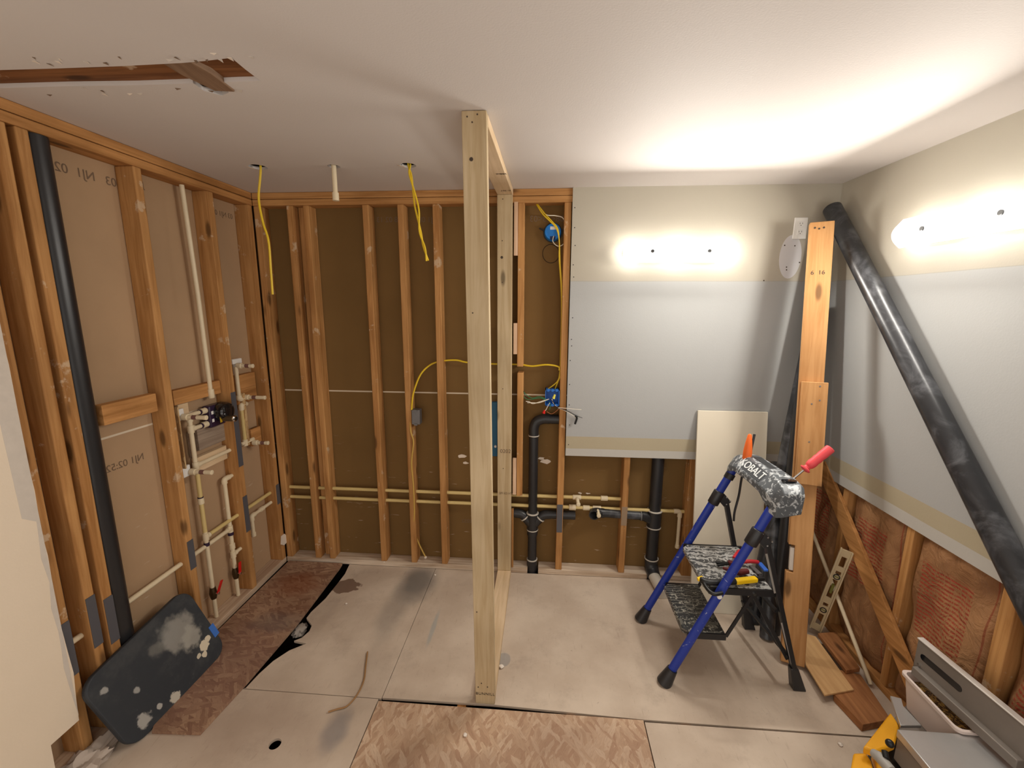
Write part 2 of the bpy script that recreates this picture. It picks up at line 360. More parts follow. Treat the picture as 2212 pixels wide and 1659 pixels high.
# floor: underlay sheets with seams, bored hole, torn edge
fl_t = .012
edge = [pZ(*p) for p in ((745,1240),(728,1262),(703,1293),(672,1322),(662,1335))]
hole_c = pZ(655,1360); ring = []
edge2 = [pZ(*p) for p in ((662,1390),(625,1405),(590,1428),(560,1455),(531,1486))]
fmb = MB()
def slab(pts, z0=-fl_t, z1=0.0): fmb.prism([(x,y,z0) for x,y in pts], (0,0,z1-z0))
left = [(p.x,p.y) for p in edge] + [(.475,-.56),(.505,-.585),(.515,-.63),(.50,-.68),(.47,-.705)] + [(p.x,p.y) for p in edge2]
slab([(1.0735,-.0+.0)] + [(.458,0)] + left + [(.40,-1.008),(1.0735,-1.008)])
slab([(1.0765,0),(W+.1,0),(W+.1,-1.018),(2.26,-1.018),(1.6,-.998),(1.0765,-1.004)])
slab([(-.0,-1.012),(1.060,-1.012),(1.060,-3.15),(-.0,-3.15)])
slab([(2.2705,-1.03),(W+.1,-1.024),(W+.1,-3.15),(2.2705,-3.15)])
slab([(1.065,-2.6),(2.266,-2.6),(2.266,-3.15),(1.065,-3.15)])
fl = struct('floor', fmb, floorm)
hc = pZ(594,1607); cut(fl, [MB().tube([(hc.x,hc.y,-.1),(hc.x,hc.y,.1)], .024, 32)])
struct('void_part_2', MB().box(-.1, W+.2, -3.15, .1, -.27, -.25), dark)
for i, x in enumerate((.44, .95, 1.45, 1.95, 2.45, 2.95)):
    struct('void_part_%d' % (3+i), MB().box(x-.3, x-.26, -2.9, .09, -.25, -.013) if x < .5 else MB().box(x-.02, x+.02, -2.9, .09, -.25, -.013), woodY)
so = tag(mk('osb_sheet', MB().box(1.065, 2.266, -2.6, -1.022, -.012, .001), osbF), 'mottled brown strand board sheet let into the floor at centre front', 'floor board')
e = [pZ(*p, .014) for p in ((622,1220),(735,1224),(737,1230),(640,1362),(530,1482),(430,1592),(325,1586),(400,1500),(470,1366))]
e = [(.022,-.012),(.412,-.012),(.418,-.06),(.425,-.6),(.402,-.99),(.374,-1.24),(.165,-1.25),(.012,-1.0),(.014,-.68)]
so2 = tag(mk('osb_plank', MB().prism([(x,y,.001) for x,y in e], (0,0,.013)), osbL), 'long stained reddish strand board plank beside the left stud wall, black gap along it', 'floor board')
# back wall
bw = struct('wall_back', MB().box(1.948, W+.0127, -.0127, 0, .856, H), paintm)
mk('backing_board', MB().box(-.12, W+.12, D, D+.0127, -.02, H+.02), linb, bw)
rw = struct('wall_right', MB().box(W, W+.0127, -3.15, -.0127, .85, H), paintm)
mk('backing_board', MB().box(W+.115, W+.13, -3.15, .1, -.02, H+.02), dark, rw)
lw_poly = [(.0,-1.378,.2),(.0,-1.476,.2),(.0,-1.48,0),(.0,-3.15,0),(.0,-3.15,H),(.0,-1.352,H)]
edge_z = [2.3,2.1,1.9,1.75,1.6,1.42,1.3,1.15,1.0,.9,.75,.6,.5,.4,.3]
lw_poly += [(.0, -1.368+R.uniform(-.006,.006), z) for z in edge_z]
lw = struct('wall_left', MB().prism(lw_poly, (.0127,0,0)), paintL)
mk('backing_board', MB().box(-D-.0127, -D, -1.9, D, -.02, H+.02), lin, lw)
mk('torn_edge', MB().prism([(.0128,-1.376,z) for z in (.22,)]+[(.0128,-1.376-R.uniform(.004,.016),z) for z in (.3,.38,.45,.52,.6,.7,.8,.9,1.0,1.04)]+[(.0128,-1.42,1.07),(.0128,-1.425,1.5),(.0128,-1.40,1.9),(.0128,-1.368,1.9),(.0128,-1.370,1.4),(.0128,-1.372,.8)], (.0006,0,0)), gyps, lw)
# drywall screws down the cut edge of the painted back wall
for z in (2.36,2.25,2.15,2.04,1.97,1.73,1.6,1.56,1.47,1.32,1.19,1.06,.93):
    x = 1.966+R.uniform(-.006,.006); mk('drywall_screw', MB().tube([(x,-.0127,z),(x,-.0136,z)], .0032, 10), blackw, bw)
pc = pY(1707,555,-.0127); mk('plaster_patch', MB().tube([pc, pc-V((0,.0008,0))], .06, 36, ry=.12, side=V((1,0,0))), plain('patch_white', srgb(206,204,206), .7), bw)
for p in ((1695,530),(1717,531),(1727,567),(1699,577),(1699,583),(1650,606)):
    q = pY(*p, -.0135); mk('screw_hole', MB().tube([q, q-V((0,.0008,0))], .004, 8), ink, bw)
for (p, a, b) in (((1236,972),1,1),):
    pass

# ================================================================ STUD FRAMES
def stud(x0,x1,y0,y1,z0,z1,name='stud',par=None,mat=None,bev=.003): return mk(name, MB().box(x0,x1,y0,y1,z0,z1), mat or woodZ, par, bev)
FL = thing('stud_frame', (-.045,-.8,0), 'rust-brown timber stud framing exposed along the left wall, pipes running through it', 'wall framing')
stud(-D,0,-3.1,.0,H-.038,H-.0005,'top_plate',FL,woodY); stud(-D,0,-3.1,0,H-.077,H-.0405,'top_plate',FL,woodY)
stud(-D,-.002,-2.2,-.0,-.0,.038,'bottom_plate',FL,wood('dusty_plate', srgb(212,188,162), srgb(170,138,112), 'y'))
LY = [(-1.374,-1.336),(-1.272,-1.234),(-1.209,-1.169),(-.783,-.743),(-.363,-.322),(-.045,-.007)]
for i, (a, b) in enumerate(LY):
    o = stud(-D, 0.0, a, b, .038, H-.077, 'stud', FL, bev=.005 if i in (1,2,3) else .003)
    if i == 0: o['label'] = 'pinkish stud at the torn wall edge'
# blocking and scraps in the left frame
def blkX(p0, p1, X, th, mat, par, name='blocking', bev=.002):
    a, b = pX(*p0, X), pX(*p1, X); return mk(name, MB().box(X-th, X, min(a.y,b.y), max(a.y,b.y), min(a.z,b.z), max(a.z,b.z)), mat, par, bev)
blkX((219,876),(342,888),-.012,.038,woodY,FL); blkX((373,845),(478,849),-.05,.038,woodY,FL); blkX((512,812),(553,832),-.045,.038,woodY,FL)
blkX((512,838),(556,862),-.05,.03,woodY,FL); blkX((542,929),(566,955),-.045,.03,woodY,FL)
gb = wood('grey_board', srgb(168,150,132), srgb(136,118,102), 'y'); lb = newY
blkX((425,925),(488,950),-.062,.02,gb,FL,'backer_board'); blkX((424,990),(492,990),-.052,.03,lb,FL,'backer_board'); blkX((384,875),(410,900),-.06,.02,lb,FL,'backer_board')
blkX((383,880),(404,1012),-.02,.018,osbV,FL,'osb_strip'); blkX((524,850),(541,960),-.03,.015,osbV,FL,'osb_strip'); blkX((410,935),(425,985),-.065,.02,gb,FL,'backer_board')
def plateX(py0, py1, si, par):
    a, b = LY[si]; ym = (a+b)/2; 
    px = lambda z: None
    z0, z1 = py1, py0
    mk('nail_plate', MB().box(0.0005, .002, a+.001, b-.001, z0, z1), platem, par)
plateX(pX(165,1328,0).z, pX(172,1450,0).z, 0, FL); plateX(pX(203,1283,0).z, pX(215,1393,0).z, 1, FL); plateX(pX(240,1285,0).z, pX(250,1385,0).z, 2, FL)
plateX(pX(412,1166,0).z, pX(418,1228,0).z, 3, FL); plateX(pX(500,848,0).z, pX(515,1010,0).z, 4, FL); plateX(pX(526,1073,0).z, pX(533,1150,0).z, 4, FL)
plateX(pX(601,1045,0).z, pX(603,1088,0).z, 5, FL)
# mirrored print on the paper of the left bays
def printX(txt, px, py, size, par): 
    o = pX(px, py, -D+.0012); return mk('printed_lettering', text_mb(txt, size, o, (0,-1,0), (0,0,1), .0002), inkl, par)
printX('03   NJ1  0252:2', 165, 372, .05, lw); printX('NJ1 02:52', 272, 1000, .045, lw); printX('03 NJ1 02', 481, 463, .04, lw); printX('J', 309, 400, .04, lw)

FB = thing('stud_frame', (.9,.045,0), 'amber timber stud framing of the back wall between the left corner and the painted part', 'wall framing')
stud(0,1.962,0,D,H-.038,H-.0005,'top_plate',FB,woodX); stud(0,1.962,0,D,H-.077,H-.0405,'top_plate',FB,woodX)
dpl = wood('dusty_bottom_plate', srgb(226,210,190), srgb(176,150,124), 'x')
stud(.0,1.712,0,D,0,.038,'bottom_plate',FB,dpl); stud(1.785,2.515,0,D,0,.038,'bottom_plate',FB,dpl); stud(2.60,3.2,0,D,0,.038,'bottom_plate',FB,dpl)
BX = [(.004,.045),(.214,.254),(.318,.356),(.690,.730),(.906,.945),(1.120,1.160)]
for a, b in BX: stud(a,b,0,D,.038,H-.077,'stud',FB,bev=.004)
stud(.262,.312,.05,D,.038,H-.077,'stud',FB)
stud(1.632,1.670,0,D,1.425,H-.077,'stud',FB); stud(1.634,1.672,0,D,.56,1.385,'stud',FB); stud(1.60,1.615,0.0,.03,.038,.46,'stud',FB)
stud(1.902,1.944,0,D,.038,H-.077,'stud',FB,bev=.004); stud(2.322,2.362,0,D,.038,H-.01,'stud',FB,bev=.004); stud(2.735,2.80,0.0,D,.038,1.5,'stud',FB,bev=.004)
fur = wood('pale_furring', srgb(228,196,168), srgb(208,172,140), 'z', False)
for z0, z1 in ((H-.08,2.02+.04),(1.77-.07,1.43)): pass
for a, b in (((1116,436),(1116,552)),((1116,698),(1116,765)),((1113,990),(1113,1068))):
    z0, z1 = pY(*b, -.001).z, pY(*a, -.001).z; stud(1.609,1.6315,-.004,.012,z0,z1,'furring_strip',FB,fur,0)
mk('nail_plate', MB().box(1.903,1.940,-.0022,-.0005,pY(1212,1150).z,pY(1212,1090).z), platem, FB)
mk('nail_plate', MB().box(2.324,2.360,-.0022,-.0005,pY(1345,1135).z,pY(1350,1095).z), plain('dusty_plate_metal', srgb(150,128,104), .6, .1), FB)
def printY(txt, px, py, size, par): 
    o = pY(px, py, D-.0012); return mk('printed_lettering', text_mb(txt, size, o, (-1,0,0), (0,0,1), .0002), inkl, par)
printY('08<13<03', 1181, 473, .05, bw); printY('08 02 13', 840, 475, .045, bw); printY('NJ1 08', 925, 475, .045, bw); printY('G  0252', 1015, 1126, .035, bw)
tp = plain('torn_paper', srgb(226,212,196), .85)
for px, py, s_ in ((1180,997,.035),(1170,990,.02),(996,985,.03),(1005,1000,.02),(1270,1066,.012),(1253,1065,.014)):
    c0 = pY(px, py, D-.002); n_ = 9; mk('torn_paper', MB().prism([c0+V((math.cos(k/n_*6.283)*s_*R.uniform(.6,1.5),0,math.sin(k/n_*6.283)*s_*R.uniform(.25,.6))) for k in range(n_)], (0,-.001,0)), tp, bw)

FR = thing('stud_frame', (W+.06,-.9,0), 'low timber studs holding brown insulation batts under the right wall board', 'wall framing')
X0 = W+.013
for a, b in ((-.385,-.345),(-.80,-.762),(-1.225,-1.175),(-1.62,-1.58),(-2.03,-1.99)): stud(X0,X0+D,a,b,.038,1.1,'stud',FR,bev=.003)
stud(X0,X0+D,-3,-.0,0,.038,'bottom_plate',FR,woodY); stud(X0-.06,X0+D,-.03,.06,.038,1.0,'stud',FR)
a, b = V((X0-.010,-.16,.90)), V((X0-.010,-1.12,.03)); mk('diagonal_brace', MB().obox(a, b, .09, .018, (0,.6,.8)), woodY, FR, .002)
def batt(y0, y1, z0, z1, lab):
    mb = MB(); n, k = 26, 34; g = [[None]*(k+1) for _ in range(n+1)]
    ph = [R.uniform(0,6) for _ in range(6)]
    for i in range(n+1):
        for j in range(k+1):
            u, v_ = i/n, j/k; e_ = min(1, 6*min(u,1-u))**.5*min(1, 5*min(v_,1-v_)+.2)**.5
            d_ = .045*e_ + .008*math.sin(5*u+9*v_+ph[0])+.007*abs(math.sin(9*u-5*v_+ph[1]))+.006*abs(math.sin(13*v_+3*u+ph[4]))+.004*math.sin(23*v_+8*u+ph[2])+.003*math.sin(31*u+19*v_+ph[3])
            g[i][j] = len(mb.v); mb.v.append(V((X0+.062-d_, y0+(y1-y0)*u, z0+(z1-z0)*v_)))
    for i in range(n):
        for j in range(k): mb.f.append([g[i][j], g[i+1][j], g[i+1][j+1], g[i][j+1]])
    kb = len(mb.v); mb.v += [V((X0+.095,y0,z0)),V((X0+.095,y1,z0)),V((X0+.095,y1,z1)),V((X0+.095,y0,z1))]; mb.f.append([kb,kb+1,kb+2,kb+3])
    for (c_, l_) in (((kb,kb+1),[g[i][0] for i in range(n+1)]),((kb+3,kb+2),[g[i][k] for i in range(n+1)])): mb.f.append([c_[0]]+l_+[c_[1]])
    for (c_, l_) in (((kb,kb+3),[g[0][j] for j in range(k+1)]),((kb+1,kb+2),[g[n][j] for j in range(k+1)])): mb.f.append([c_[0]]+l_+[c_[1]])
    return tag(mk('insulation_batt', mb, insul, sharp=80), lab, 'insulation', 'insulation batts in the right wall')
batt(-.343,-.04,.04,.95,'paper faced insulation batt in the bay behind the leaning wooden post')
batt(-.76,-.387,.04,.95,'red-printed insulation batt crossed by the diagonal brace behind the thin cream pipe')
batt(-1.173,-.802,.04,.95,'large red-printed insulation batt above the aluminium saw fence')
batt(-1.578,-1.227,.04,.95,'dim insulation batt at the right picture edge, beyond the last lit stud')

# ================================================================ PARTITION FRAME (centre)
P = thing('partition_frame', (1.55,-.52,0), 'pale new lumber partition frame standing in the middle from floor to ceiling', 'wall framing')
tl, tr, bl, br = V((1.496,-1.038,H)), V((1.584,-1.038,H)), V((1.514,-.998,0)), V((1.603,-.998,0))
dy = V((0,.038,0)); mk('stud', MB().quadbox([bl,br,br+dy,bl+dy,tl-V((0,0,.001)),tr-V((0,0,.001)),tr+dy-V((0,0,.001)),tl+dy-V((0,0,.001))]), newZ, P, .003)
mk('stud', MB().box(1.512,1.601,-.0405,-.0025,.0385,H-.039), newZ, P, .003)
mk('top_plate', MB().quadbox([(1.4965,-1.0,H-.0385),(1.585,-1.0,H-.0385),(1.602,-.0025,H-.0385),(1.513,-.0025,H-.0385),(1.4965,-1.0,H-.0005),(1.585,-1.0,H-.0005),(1.602,-.0025,H-.0005),(1.513,-.0025,H-.0005)]), newY, P, .002)
mk('bottom_plate', MB().quadbox([(1.514,-.959,0.0005),(1.602,-.959,0.0005),(1.601,-.0025,0.0005),(1.512,-.0025,0.0005),(1.514,-.959,.038),(1.602,-.959,.038),(1.601,-.0025,.038),(1.512,-.0025,.038)]), newY, P, .002)
for p in ((1009,252),(1020,264),(1031,247),(1033,1484),(1040,1476),(1053,1484),(1030,1322),(1018,344),(1021,676)):
    q = pY(*p, -1.038+.04*(1-pY(*p,-1.02).z/H)); mk('nail_hole', MB().tube([q+V((0,.002,0)), q-V((0,.0012,0))], .0028 if p[0] != 1018 else .007, 10), ink, P)
for p in ((1086,430),(1085,520),(1084,556),(1085,610),(1086,840),(1087,1012)):
    q = pY(*p, -.0405); mk('nail_hole', MB().tube([q+V((0,.002,0)), q-V((0,.001,0))], .003 if p[1] != 556 else .008, 10), ink, P)
q = pY(1048.5,1495.5,-1.0); mk('printed_lettering', text_mb('BUNNILL', .019, (1.559,-.9995,.055), (1,0,0), (0,0,1), .0004, 1.05, 1.1), ink, P)
q = pY(1093,1016,-.0412); mk('printed_lettering', text_mb('0202', .035, pY(1092,975,-.0412), (1,0,0), (0,0,1), .0003, 1), inkl, P)
mk('printed_lettering', text_mb('SPF KD HT', .022, pY(1092,1066,-.0412), (1,0,0), (0,0,1), .0003, .8), inkl, P)
for px, py, t in ((1083,376,'IMBER'),(1093,412,'J 02 13')):
    o = pZ(px, py, H-.0392); mk('printed_lettering', text_mb(t, .028, o, (1,.0,0), (0,-1,0), .0003, .7), ink, P)
sb = thing('tool_edge', pY(1069,900,.06), 'slim blue tool case edge standing in the bay behind the centre frame', 'tool case')
a_, b_ = pY(1064,868,.05), pY(1072,985,.05); mk('shell', MB().box(a_.x-.005, a_.x+.032, .04,.07, b_.z, a_.z), plain('teal_shell', srgb(30,90,120), .5), sb, .003)
mk('latch', MB().ball((a_.x+.02,.037,pY(1070,963,.05).z), .009), whp, sb)

# ================================================================ LIGHTS
def fixture(name, c, along, out, label):
    """glass bar light: c = wall point, along = unit vector, out = unit vector into the room"""
    T = thing(name, c, label, 'wall light', 'bar lights high on the walls'); c, A, O, Z = V(c), V(along), V(out), V((0,0,1))
    L = .315
    mk('back_plate', MB().obox(c-A*.24+O*.012, c+A*.24+O*.012, .075, .022, Z), whp, T, .004)
    secs = []
    for i in range(25):
        s_ = -1+2*i/24; k = max(0, abs(s_)-.93)/.07; hh = .060*math.sqrt(max(.0,1-(k*.75)**2)); prof = []
        for j in range(9):
            t = -1+2*j/8; prof.append((t, .094-.020*t*t))
        ring_ = [c+A*(s_*L)+O*d_+Z*(t*hh) for t, d_ in prof] + [c+A*(s_*L)+O*(d_-.005)+Z*(t*hh) for t, d_ in prof[::-1]]
        secs.append(ring_)
    mk('glass_shade', MB().loft(secs), shadem, T, sharp=50)
    for s_ in (-.155, .155):
        q = c+A*s_; mk('screw', MB().tube([q+O*.09, q+O*.099], .0095, 14), plain('screw_grey', srgb(60,60,60), .4), T); mk('standoff', MB().tube([q+O*.01, q+O*.09], .005, 8), chrome, T)
    for s_ in (-.285, 0, .285):
        q = c+A*s_; sk_ = mk('lamp_socket', MB().tube([q+O*.018, q+O*.032], .018, 14), whp, T); mk('bulb', MB().ball(q+O*.052, .026, 14, 10), bulbm, sk_)
        ld = bpy.data.lights.new('bulb_light', 'POINT'); ld.energy = LAMP_W*(1.0 if s_ == 0 else 2.8); ld.color = (1,.955,.88); ld.shadow_soft_size = .022
        lo = bpy.data.objects.new('bulb_light', ld); COL.objects.link(lo); lo.parent = T; lo.location = A*s_+O*.055
    ld = bpy.data.lights.new('glass_light', 'AREA'); ld.shape = 'RECTANGLE'; ld.size = .56; ld.size_y = .09; ld.energy = PANEL_W; ld.color = (1,.95,.87)
    lo = bpy.data.objects.new('glass_light', ld); COL.objects.link(lo); lo.parent = T; lo.location = O*.1015
    n_ = (O*math.cos(TILT)-Z*math.sin(TILT)).normalized(); u_ = n_.cross(A).normalized()      # the glass sends its light out and down
    lo.rotation_euler = Matrix((A, u_*-1, A.cross(u_*-1))).transposed().to_euler() if A.cross(u_*-1).dot(n_) < 0 else Matrix((A, u_, A.cross(u_))).transposed().to_euler()
    return T
fixture('bar_light', (2.55,-.0127,2.105), (1,0,0), (0,-1,0), 'glowing white bar light mounted on the back wall, whole in view')
fixture('bar_light', (W,-.865,2.118), (0,-1,0), (-1,0,0), 'glowing white bar light on the right wall, cut by the picture edge')

# ================================================================ PLUMBING, LEFT WALL
PV = .0112
def pipe(T, pts, r=PV, mat=None, name='pipe'): return mk(name, MB().tube(pts, r, 12), mat or cpvc, T)
def fit(T, p, d, r=.0155, l=.034, name='coupling', mat=None):
    p, d = V(p), V(d).normalized(); return mk(name, MB().tube([p-d*l/2, p-d*l*.46, p+d*l*.46, p+d*l/2], [r*.92, r, r, r*.92], 14), mat or cpvc, T)
def X_(px, py, X=-.045): return pX(px, py, X)
LP = thing('shower_plumbing', (-.045,-.55,0), 'cream plastic shower pipes with dark mixing valve and red shutoff levers in left wall', 'plumbing')
v0 = X_(467,893,-.045)
pipe(LP, [X_(392,398), X_(428,640), X_(455,846)])
def elbow(T, a, c_, b, r=.0155, mat=None): return mk('elbow', MB().tube(spline([a, c_+(V(a)-V(c_))*.25, c_+(V(b)-V(c_))*.25, b], 5), r, 12), mat or cpvc, T)
def tee(T, p, d1, d2, l=.04, r=.0155, mat=None):
    p, d1, d2 = V(p), V(d1).normalized(), V(d2).normalized()
    return mk('tee', MB().tube([p-d1*l/2, p+d1*l/2], r, 14).tube([p, p+d2*l*.6], r, 14), mat or cpvc, T)
Zv, Yv, Xv = V((0,0,1)), V((0,1,0)), V((1,0,0))
# valve body
bz = X_(456,862); mv = mk('valve_body', MB().box(-.065,-.02,v0.y-.075,v0.y+.035,v0.z-.064,v0.z+.058), purple, LP, .006)
mk('valve_body', MB().box(-.07,-.055,v0.y-.095,v0.y+.05,v0.z-.04,v0.z-.03).box(-.07,-.055,v0.y-.095,v0.y+.05,v0.z+.035,v0.z+.045), purple, LP, .003)
q = V((-.02,v0.y+.005,v0.z+.012)); mk('plaster_guard', MB().tube([q, q+Xv*.03, q+Xv*.048, q+Xv*.056], [.055,.055,.046,.03], 26), glossk, mv)
q = V((-.01,v0.y-.018,v0.z-.022)); mk('cartridge', MB().tube([q+Xv*.02, q+Xv*.085], .017, 20), plain('bronze_sleeve', srgb(96,80,60), .3, .6), mv); mk('stem', MB().tube([q+Xv*.083, q+Xv*.09, q+Xv*.094], [.018,.018,.012], 20), chrome, mv); mk('stem', MB().tube([q+Xv*.0935, q+Xv*.0955], .012, 20), glossk, mv)
mk('sticker', MB().box(.0105,.012,v0.y-.045,v0.y-.03,v0.z-.04,v0.z+.0), plain('yellow_sticker', srgb(196,160,40), .4), mv)
for dz in (.018, -.026): mk('label', MB().box(-.0199,-.019,v0.y-.065,v0.y-.05,v0.z+dz-.008,v0.z+dz+.01), whp, LP)
fit(LP, X_(456,850), X_(456,850)-X_(453,830), .016, .05)
# inlets
y_in = X_(398,893).y
for (a, b) in (((400,900),(445,885)),((417,926),(447,916))):
    A_, B_ = X_(*a), X_(*b); B_.z = A_.z; B_.y = v0.y-.07; pipe(LP, [A_, B_]); fit(LP, B_-Yv*.02, Yv, .0165, .035); fit(LP, B_-Yv*.045, Yv, .0145, .008, 'primer_ring', purple)
riser = [X_(409,903), X_(419,965), X_(425,1005)]; rx = riser[0].y
pipe(LP, [V((-.045,rx,riser[0].z)), V((-.045,rx,riser[-1].z))])
tee(LP, V((-.045,rx,riser[0].z)), Zv, Yv); tee(LP, V((-.045,rx,X_(415,926).z)), Zv, Yv); t3 = V((-.045,rx,riser[-1].z)); tee(LP, t3, Zv, Yv)
b = X_(503,972); pipe(LP, [t3, V((-.045,b.y+.05,t3.z))])
def stub(T, p, endpx, ring=True):
    p = V(p); e_ = pY(*endpx, p.y); e_.z = p.z; mk('spout_stub', MB().tube([p, V((e_.x,p.y,p.z))], PV, 14), cpvc, T)
    fit(T, p+Xv*.012, Xv, .017, .03); fit(T, V((e_.x,p.y,p.z)), Xv, .0125, .012, 'cap'); mk('primer_ring', MB().tube([p+Xv*.05, p+Xv*.075], .0118, 12), plain('primer_stain', srgb(120,84,76), .5), T)
stub(LP, X_(396,901,-.04), (444,904)); stub(LP, X_(413,1019,-.04), (456,1022))
stub(LP, X_(513,790,-.04), (545,792)); stub(LP, X_(529,858,-.04), (571,859)); stub(LP, X_(548,956,-.04), (578,958))
mk('drop_ear', MB().box(-.06,-.045,X_(388,897).y-.02,X_(388,897).y+.03,X_(388,897).z-.03,X_(388,897).z+.03), whp, LP, .004); mk('drop_ear', MB().box(-.06,-.045,X_(402,1019).y-.02,X_(402,1019).y+.03,X_(402,1019).z-.03,X_(402,1019).z+.03), whp, LP, .004)
q = X_(508,783); mk('drop_ear', MB().box(-.06,-.045,q.y-.02,q.y+.06,q.z-.01,q.z+.02).box(-.065,-.05,q.y-.0,q.y+.03,q.z-.07,q.z-.01), whp, LP, .003)
e1 = X_(510,800); e2 = X_(514,862); pipe(LP, [V((-.045,e1.y,e1.z+.02)), V((-.045,e1.y,e2.z))]); elbow(LP, V((-.045,e1.y,e2.z+.02)), V((-.045,e1.y,e2.z-.005)), V((-.045,e1.y+.04,e2.z-.005)))
g1 = X_(521,879); g2 = X_(527,957); pipe(LP, [g1, V((-.045,g1.y,g2.z))], mat=cpvcy); elbow(LP, V((-.045,g1.y+.045,g1.z+.01)), V((-.045,g1.y,g1.z+.012)), V((-.045,g1.y,g1.z-.02)))
tee(LP, V((-.045,g1.y,g2.z)), Zv, Yv); pipe(LP, [V((-.045,g1.y-.04,g2.z)), V((-.045,X_(548,956).y,g2.z))])
# lower risers with valves
rl = [X_(427,1030), X_(434,1082), X_(443,1149), X_(447,1175), X_(458,1257), X_(463,1328)]; ry_ = rl[2].y
def zed(p): return V((-.045, ry_, p.z))
pipe(LP, [zed(t3), zed(rl[2])], mat=cpvcy); pipe(LP, [zed(rl[2]), V((-.045,ry_,.04))]); fit(LP, zed(rl[1]), Zv); fit(LP, zed(rl[1])+V((0,0,.02)), Zv, .0142, .006, 'primer_ring', purple)
t4 = zed(X_(445,1159)); tee(LP, t4, Zv, Yv); y5 = X_(597,1061).y; pipe(LP, [t4+Yv*.03, V((-.045,-.002,t4.z+.0))], mat=cpvcy, name='supply_pipe'); fit(LP, zed(rl[3]), Zv, .0142, .02, 'primer_ring', purple)
def ballv(T, p, hd):
    p = V(p); vb = mk('valve_body', MB().tube([p-Zv*.035, p-Zv*.02, p, p+Zv*.02, p+Zv*.035], [.014,.017,.02,.017,.014], 14), plain('valve_brass', srgb(84,66,44), .35, .7), T)
    h = p+Xv*.028; mk('valve_stem', MB().tube([p, h], .006, 10), chrome, vb); mk('valve_lever', MB().obox(h, h+V(hd)*.075, .02, .006, (0,1,0)), redp, vb, .002)['label'] = 'red shutoff lever'; mk('nut', MB().tube([h, h+Xv*.008], .008, 6), chrome, vb)
ballv(LP, zed(X_(459,1282)), V((.25,.25,1)).normalized())
c1 = X_(486,1036); c2 = X_(498,1130); cy = c1.y
def zc(p): return V((-.05, cy, p.z))
pipe(LP, [V((-.05,cy,c1.z)), V((-.05,cy,.04))]); elbow(LP, V((-.05,cy,c1.z-.025)), V((-.05,cy,c1.z)), V((-.05,cy+.04,c1.z))); pipe(LP, [V((-.05,cy+.03,c1.z)), V((-.05,cy+.09,c1.z))])
t5 = zc(X_(498,1143)); tee(LP, t5, Zv, -Yv); fit(LP, t5-Zv*.03, Zv, .016, .02, 'primer_ring', purple); fit(LP, zc(X_(503,1180)), Zv)
t6 = zc(X_(507,1196)); tee(LP, t6, Zv, Yv); pipe(LP, [t6, t6+Yv*.065]); ballv(LP, zc(X_(510,1238)), V((.1,0,1)).normalized())
y0_ = -1.40; pipe(LP, [V((-.045,y0_,t5.z)), t5], .0118, None, 'supply_pipe')
h1 = X_(595,1078); pipe(LP, [V((-.045,-.002,h1.z+.0)), V((-.045,X_(543,1112).y,h1.z))]); hx = V((-.045,X_(543,1112).y,h1.z)); elbow(LP, hx+Yv*.03, hx, hx-Zv*.03); pipe(LP, [hx, hx-Zv*.12]); fit(LP, hx-Zv*.125, Zv, .015, .025, 'cap'); fit(LP, hx+Yv*.1, Yv)

VS = tag(mk('vent_pipe', MB().tube([V((-.047,-1.125,.04)), V((-.047,-1.125,H-.078))], .0445, 28), black), 'thick glossy black drain pipe rising inside the left stud wall from floor to top plate', 'pipe')

# ================================================================ PLUMBING, BACK WALL
BP = thing('supply_pipes', (1.2,.045,.55), 'pair of cream supply pipes running level through the back wall studs', 'plumbing')
zu, zl = pY(700,1054,.045).z, pY(700,1075,.045).z
pipe(BP, [(-.0,.045,zu), (2.325,.045,zu)], .0115, cpvcy); pipe(BP, [(-.0,.045,zl), (2.74,.045,zl)], .0115, cpvcy)
for px, zz_, up in ((1246,zu,0),(1290,zl,0)):
    q = pY(px, 1080, .045); q.z = zz_; fit(BP, q, Xv, .016, .055, 'tee'); mk('spout_stub', MB().tube([q, q+V((0.004,-.075,-.012))], .0115, 12), cpvc, BP); fit(BP, q+V((.004,-.078,-.0125)), V((0,1,0)), .0135, .012, 'cap')
for px, zz_, nm in ((1305,zu,'tee'),(1237,zl,'union'),(1267,zl,'coupling')):
    q = pY(px,1080,.045); q.z = zz_; fit(BP, q, Xv, .019 if nm == 'union' else .0165, .045, nm)
q = pY(1470,1090,.045); q.z = zl; elbow(BP, q-Xv*.04, q, q-Zv*.04); e_ = pY(1463,1180,.045); pipe(BP, [q, V((q.x,.045,e_.z))]); fit(BP, V((q.x,.045,e_.z)), Zv, .0145, .022, 'cap'); fit(BP, V((q.x,.045,pY(1470,1108,.045).z)), Zv, .0145, .01, 'primer_ring', purple)

def ringm(T, p, r): return mk('coupling_ring', MB().tube([V(p)-Zv*.003, V(p)+Zv*.003], r, 26), pvcw, T)
DS = thing('drain_stack', (1.745,.042,0), 'black drain pipe with double branch fitting between the centre frame and the switch box', 'plumbing')
xs = 1.742; R2 = .0305; zt = pY(1175,905,.042).z
mk('pipe', MB().tube([(xs,.042,-.05),(xs,.042,zt-.10)], R2, 24), black, DS)
mk('elbow', MB().tube(spline([(xs,.042,zt-.11),(xs,.042,zt-.06),(xs+.018,.042,zt-.018),(xs+.06,.042,zt),(xs+.10,.042,zt)], 5), R2+.002, 22), black, DS); mk('pipe', MB().tube([(xs+.09,.042,zt),(1.905,.042,zt)], R2, 22), black, DS)
ringm(DS, (xs,.042,zt-.112), R2+.0045)
zw = pY(1150,1115,.042).z; mk('wye', MB().tube([(xs,.042,zw-.09),(xs,.042,zw-.085),(xs,.042,zw),(xs,.042,zw+.02)], [R2+.007]*4, 24), black, DS); ringm(DS, (xs,.042,zw+.024), R2+.011)
